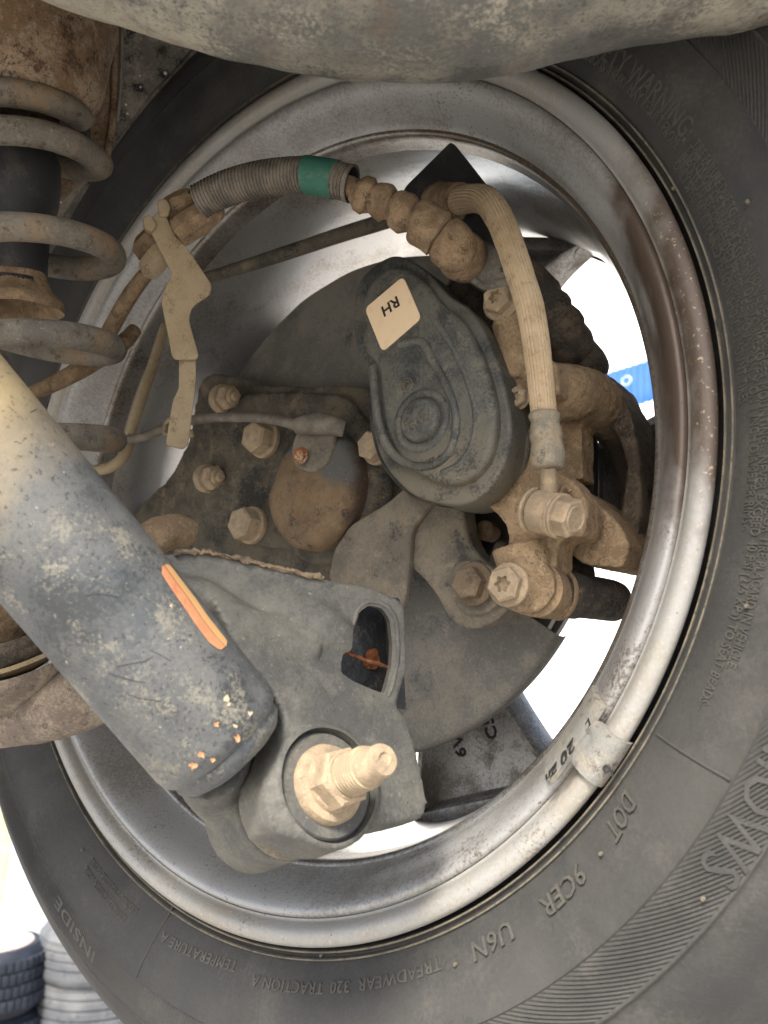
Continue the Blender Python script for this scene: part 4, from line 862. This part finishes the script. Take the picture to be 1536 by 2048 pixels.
# tan dusting of the upper tube, its own coat of dust
# orange painted strip on the side
def rtube(z): return rt if z < L * .5 else rt + (rb_ - rt) * min(1, (z - L * .5) / (L * .5 - .008))
def tang(px, py):      # angle and height of a pixel on the tube surface
    dr = (MC.to_3x3() @ ray(px, py)).normalized(); o_ = EYE - pA; d_ = dr - dax * dr.dot(dax); w0 = o_ - dax * o_.dot(dax)
    a_, b_, c_ = d_.dot(d_), 2 * d_.dot(w0), w0.dot(w0) - rb_ * rb_
    disc = b_ * b_ - 4 * a_ * c_; tt = (-b_ - math.sqrt(max(0, disc))) / (2 * a_); p = EYE + dr * tt
    q = M.inverted() @ p; return math.atan2(q.y, q.x), q.z
def strip(pts, lift, n=1):
    vs = []; fs = []
    for (x0, y0), (x1, y1) in pts:
        aa, za = tang(x0, y0); ab, zb = tang(x1, y1)
        if ab - aa > PI: ab -= 2 * PI
        if aa - ab > PI: ab += 2 * PI
        for j in range(6):
            a_ = aa + (ab - aa) * j / 5; z_ = za + (zb - za) * j / 5; rr = rtube(z_) + .00012 + lift; vs.append(M @ V((rr * math.cos(a_), rr * math.sin(a_), z_)))
    k = len(pts)
    for i in range(k - 1):
        for j in range(5): fs.append((i * 6 + j, (i + 1) * 6 + j, (i + 1) * 6 + j + 1, i * 6 + j + 1))
    return vs, fs
e0 = [(316, 1140), (320, 1150), (340, 1181), (365, 1216), (390, 1252), (415, 1285), (432, 1298), (440, 1301)]
e1_ = [(330, 1131), (338, 1135), (362, 1166), (388, 1199), (412, 1233), (436, 1263), (452, 1283), (455, 1290)]
em = [((a[0] * .42 + b[0] * .58), (a[1] * .42 + b[1] * .58)) for a, b in zip(e0, e1_)]
e0[0] = (320, 1134); e1_[-1] = (451, 1293)
obj('paint_mark', strip(list(zip(e0, em)), .0002), m_orange, dm, 40, 'salmon orange painted strip')
obj('paint_mark', strip(list(zip([(x + .6, y - .6) for x, y in em], e1_)), .0002), m_yellow, dm, 40, 'yellowish edge of the painted strip')
for pts in ([(218, 1344), (240, 1352), (268, 1360), (292, 1364)], [(252, 1384), (276, 1394), (300, 1398), (322, 1402)], [(232, 1332), (262, 1326), (290, 1322), (306, 1312)], [(300, 1300), (322, 1310), (342, 1322)], [(170, 1190), (200, 1188), (236, 1194)], [(12, 814), (22, 822), (30, 830)], [(56, 828), (64, 824), (70, 820)]):
    obj('scratch', strip([((x, y), (x + .5, y + 1.3)) for x, y in pts], .00012), m_slot, dm, 40)
def chip(px, py, w_):
    vs = []; k = 11
    for i in range(k):
        a = 2 * PI * i / k; q = w_ * (.45 + 1.0 * random.random()); aa, zz = tang(px + q * math.cos(a), py + q * math.sin(a)); rr = rtube(zz) + .0003
        vs.append(M @ V((rr * math.cos(aa), rr * math.sin(aa), zz)))
    return vs, [tuple(range(k))]
for x, y, q in ((432, 1449, 7), (476, 1476, 7), (404, 1508, 8), (426, 1520, 5), (386, 1530, 8), (452, 1398, 6), (458, 1408, 4), (500, 1428, 6), (470, 1452, 4), (340, 1214, 4), (336, 1278, 2)):
    obj('paint_chip', chip(x, y, q), m_rustchip if y > 1440 and q > 4 else m_chip, dm)
# neck and eye
nk = thing('damper_eye', P(505, 1635, .37), 'black forged eye below the damper tube, clamped behind the arm eye', 'eye')
ev = merge(cyl(axes(BO - BN * .07, BN), .0245, .032, 0, 64), tube([P(420, 1520, .335), P(440, 1570, .352), P(480, 1620, .368)], [.018, .016, .014], 24, True, 4))
obj('eye_forging', cast(ev, .0015, 5, .0003, 120, .0006, 40), m_arm, nk, 50)
obj('bushing', lathe([(.008, -.0385), (.0205, -.0385), (.0215, -.036), (.0215, -.026), (.008, -.026)], boltaxis, 64), m_mud, nk, 50)
obj('bushing_sleeve', lathe([(.0226, -.0385), (.0238, -.037), (.0238, -.035), (.0224, -.0335)], boltaxis, 64), m_web, nk, 50)

# coil spring (axis straight up in the picture's frame)
SX, SYd = (38 - 768) / F * .45, .45
def spt(a, z, r): return MC @ V((SX + r * math.cos(a), SYd + r * math.sin(a), z))
cs = []; rs = []
zr = [(-1.0, .229), (-.75, .2235), (-.25, .2225), (0, .2045), (1, .1525), (2, .0972), (3, .0425), (4, -.012), (5, -.05)]
def zof(t):
    for (t0, z0), (t1, z1) in zip(zr[:-1], zr[1:]):
        if t0 <= t <= t1: return z0 + (z1 - z0) * (t - t0) / (t1 - t0)
    return zr[-1][1]
n = 6 * 48
for i in range(n + 1):
    t_ = -1.0 + 5.85 * i / n; a = -2 * PI * t_        # going round: right end at integer t; front before, back after
    r = .036 + .009 * (t_ + 1) if t_ < 0 else (.045 + .0075 * t_ if t_ < 1 else .0525)
    cs.append(spt(a, zof(t_) + (.0065 * math.sin(2 * PI * t_) if t_ > 0 else 0), r)); rs.append(.0074)
sp_ = thing('coil_spring', spt(0, 0, 0), 'dusty grey coil spring standing round the black bump stop, at the left edge', 'coil spring')
obj('coil', tube(cs, rs, 28), m_spring, sp_, 60)
tag(sp_, 'dusty grey coil spring standing round the black bump stop, at the left edge', 'coil spring')
# bump stop tube with open flared lip
MS = MC @ Matrix.Translation((SX - .002, SYd, 0))
bp_ = thing('bump_stop', MC @ V((SX, SYd, .15)), 'dark tapered tube with a flared open lip inside the coil spring', 'bump stop')
obj('tube', wob(lathe([(0, .222), (.012, .22), (.021, .213), (.0245, .203), (.0245, .19), (.023, .178), (.0195, .172), (.018, .15), (.0172, .138)], MS, 64), .0006, 60), m_blackdk, bp_, 50)
obj('flared_lip', wob(lathe([(.0165, .142), (.0175, .135), (.0205, .128), (.0245, .1245), (.0262, .1225), (.0268, .1195), (.0262, .117), (.0248, .118), (.022, .122), (.018, .13)], MS, 64), .0006, 90), m_boot, bp_, 50)
obj('hollow', lathe([(0, .14), (.018, .134), (.022, .1235)], MS, 48), m_blackdk, bp_, 50)
# spring seat and tower above
tw = thing('spring_tower', MC @ V((SX, SYd + .03, .27)), 'rusty mud-crusted spring tower filling the top left corner', 'spring tower')
obj('tower_dome', wob(lathe([(.03, .232), (.038, .226), (.0405, .2285), (.042, .235), (.046, .24), (.0485, .25), (.052, .27), (.057, .29), (.06, .33), (.062, .38)], MS, 96), .0012, 35), m_tower, tw, 60)
obj('spring_isolator', wob(lathe([(.024, .232), (.036, .2255), (.0395, .224), (.0412, .226), (.0405, .23)], MS, 96), .0006, 60), m_mud, tw, 60)
TPo = (P(150, 200, .50), dirw((.25, -.96, -.05)))
tv = slab(outl(rnd([(-400, -500), (262, -500), (246, 110), (238, 190), (232, 235), (222, 300), (214, 326), (196, 330), (120, 400), (-400, 400)], 10), TPo), dirw((-.1, 1, .1)) * .004, .0015, 3)
obj('tower_plate', wob(tv, .0008, 30), m_tower, tw, 40)
obj('edge_seam', tube([onp(x, y, (TPo[0] + TPo[1] * .001, TPo[1])) for x, y in [(244, 20), (243, 120), (240, 190), (234, 245)]], .0011, 10, True, 4), m_ridge if False else m_weight, tw)
obj('edge_flange', tube([onp(x, y, (TPo[0] + TPo[1] * .001, TPo[1])) for x, y in [(230, 60), (228, 190), (224, 250), (216, 300), (212, 325)]], .0022, 12, True, 4), m_tower, tw)
# lower spring seat pan and arm
ls = thing('spring_seat_arm', P(60, 1400, .43), 'broad rusty lower arm with a dished spring seat in the lower left', 'suspension arm')
def seatv():
    g = G()
    g.add(tubeY([(-260, 1420, .46, 56), (-60, 1440, .45, 58), (60, 1428, .44, 60), (150, 1398, .43, 66), (240, 1350, .43, 72), (340, 1280, .43, 66), (470, 1200, .44, 60)], 6, 28))
    return g.v, g.f
obj('arm_body', cast(seatv(), .0022, 6, .0006, 120, .001, 30), m_seat, ls, 60)
SX2 = (5 - 768) / F * .45
MS2 = MC @ Matrix.Translation((SX2, SYd, -.068)) @ Matrix.Rotation(R(27), 4, 'X') @ Matrix.Translation((0, 0, .095))
obj('seat_rim', wob(lathe([(.036, -.128), (.047, -.120), (.0525, -.108), (.0555, -.0955), (.0545, -.0925), (.0525, -.0945), (.0495, -.105), (.036, -.116)], MS2, 120), .0006, 40), m_seat, ls, 60)
tag(obj('lower_isolator', wob(lathe([(.02, -.100), (.033, -.088), (.040, -.080), (.0432, -.077), (.0452, -.080), (.044, -.092), (.032, -.108)], MS2, 96), .0008, 40), m_sleeve), 'dark rubber spring isolator ring lying in the dished lower seat', 'isolator')
tag(obj('seat_liner', wob(lathe([(.03, -.108), (.040, -.101), (.0465, -.0955), (.0485, -.092), (.0465, -.0905), (.0415, -.095), (.03, -.102)], MS2, 96), .0008, 40), m_bracket), 'tan ring between the dark isolator and the seat rim at the lower left', 'ring')
tag(obj('bump_cup', wob(lathe([(0, -.03), (.0135, -.031), (.0138, -.045), (.0145, -.0535), (.019, -.056), (.0232, -.060), (.0252, -.066), (.0255, -.075), (.0245, -.088), (0, -.09)], MS2, 64), .0009, 50), m_boot, smooth=50), 'brown rounded rubber cup standing in the lower spring seat', 'bump cup')

# ================================================================== liner and tank above
LN = dirw((.2, -.97, -.1))
LNR = tag(obj('wheel_liner', wob(slab(outl([(-600, -600), (520, -600), (392, 88), (360, 128), (300, 190), (240, 268), (180, 350), (140, 405), (104, 468), (78, 540), (20, 640), (-600, 640)], (P(200, 200, .60), dirw((.2, -.97, -.1)))), dirw((0, 1, .1)) * .004, .001, 2), .0015, 25), m_liner), 'mud-splashed grey wheel-arch liner behind the spring tower', 'liner')
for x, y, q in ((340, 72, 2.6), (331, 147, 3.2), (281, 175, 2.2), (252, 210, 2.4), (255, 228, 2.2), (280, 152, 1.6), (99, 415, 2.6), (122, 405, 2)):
    c_ = onp(x, y, (P(200, 200, .598), LN)); obj('daylight_fleck', wob(cyl(axes(c_, LN), q * .6 / F, .001, 0, 9), .0004, 900), m_white, LNR)  # white discs painted in for daylight showing through holes in the liner
# arch of the liner over the tyre, and the added floor slab that keeps the daylight off from above
vs, fs = wlathe([(.452, -.06), (.456, .02), (.458, .12), (.456, .25), (.452, .30)], 96, R(15), R(185))
tag(obj('arch_liner', (vs, fs), m_liner), 'dark wheel-arch liner curving over the top of the tyre', 'liner')
edge = [(-400, -300), (-100, -110), (143, 0), (333, 67), (512, 122), (700, 153), (820, 161), (950, 151), (1050, 131), (1200, 97), (1350, 68), (1536, 40), (1800, -30), (2200, -180)]
def tankv():
    Yt = .30; r = .075; pth = []
    for x, y in edge:
        e = V(((x - 768) / F * Yt, Yt, (1024 - y) / F * Yt)); pth.append(MC @ (e + V((0, 0, r * 1.13))))
    return tube(pth, r, 96, True, 8)
tk = obj('tank', wob(wob(tankv(), .0035, 14), .0012, 50), m_tank, smooth=60)
tag(tk, 'blurred mud-smeared grey tank bulging across the top of the picture', 'tank')

# car floor and chassis rail outside the frame, added to shade the upper tyre
tag(obj('floor_light_blocker', slab([MC @ V(p) for p in ((-1.2, .05, .46), (1.3, .05, .46), (1.3, 1.25, .46), (-1.2, 1.25, .46))], MC.to_3x3() @ V((0, 0, .02)), .004, 2), m_blackdk), 'unseen black car floor panel added above the wheel and the tank to block daylight', 'floor panel')
tag(obj('rail_light_blocker', slab([MC @ V(p) for p in ((-.40, -.1, .10), (-.40, .62, .10), (-.40, .62, .45), (-.40, -.1, .45))], MC.to_3x3() @ V((-.06, 0, 0)), .008, 3), m_mud), 'unseen muddy chassis rail added left of the coil spring to shade the tyre', 'chassis rail')
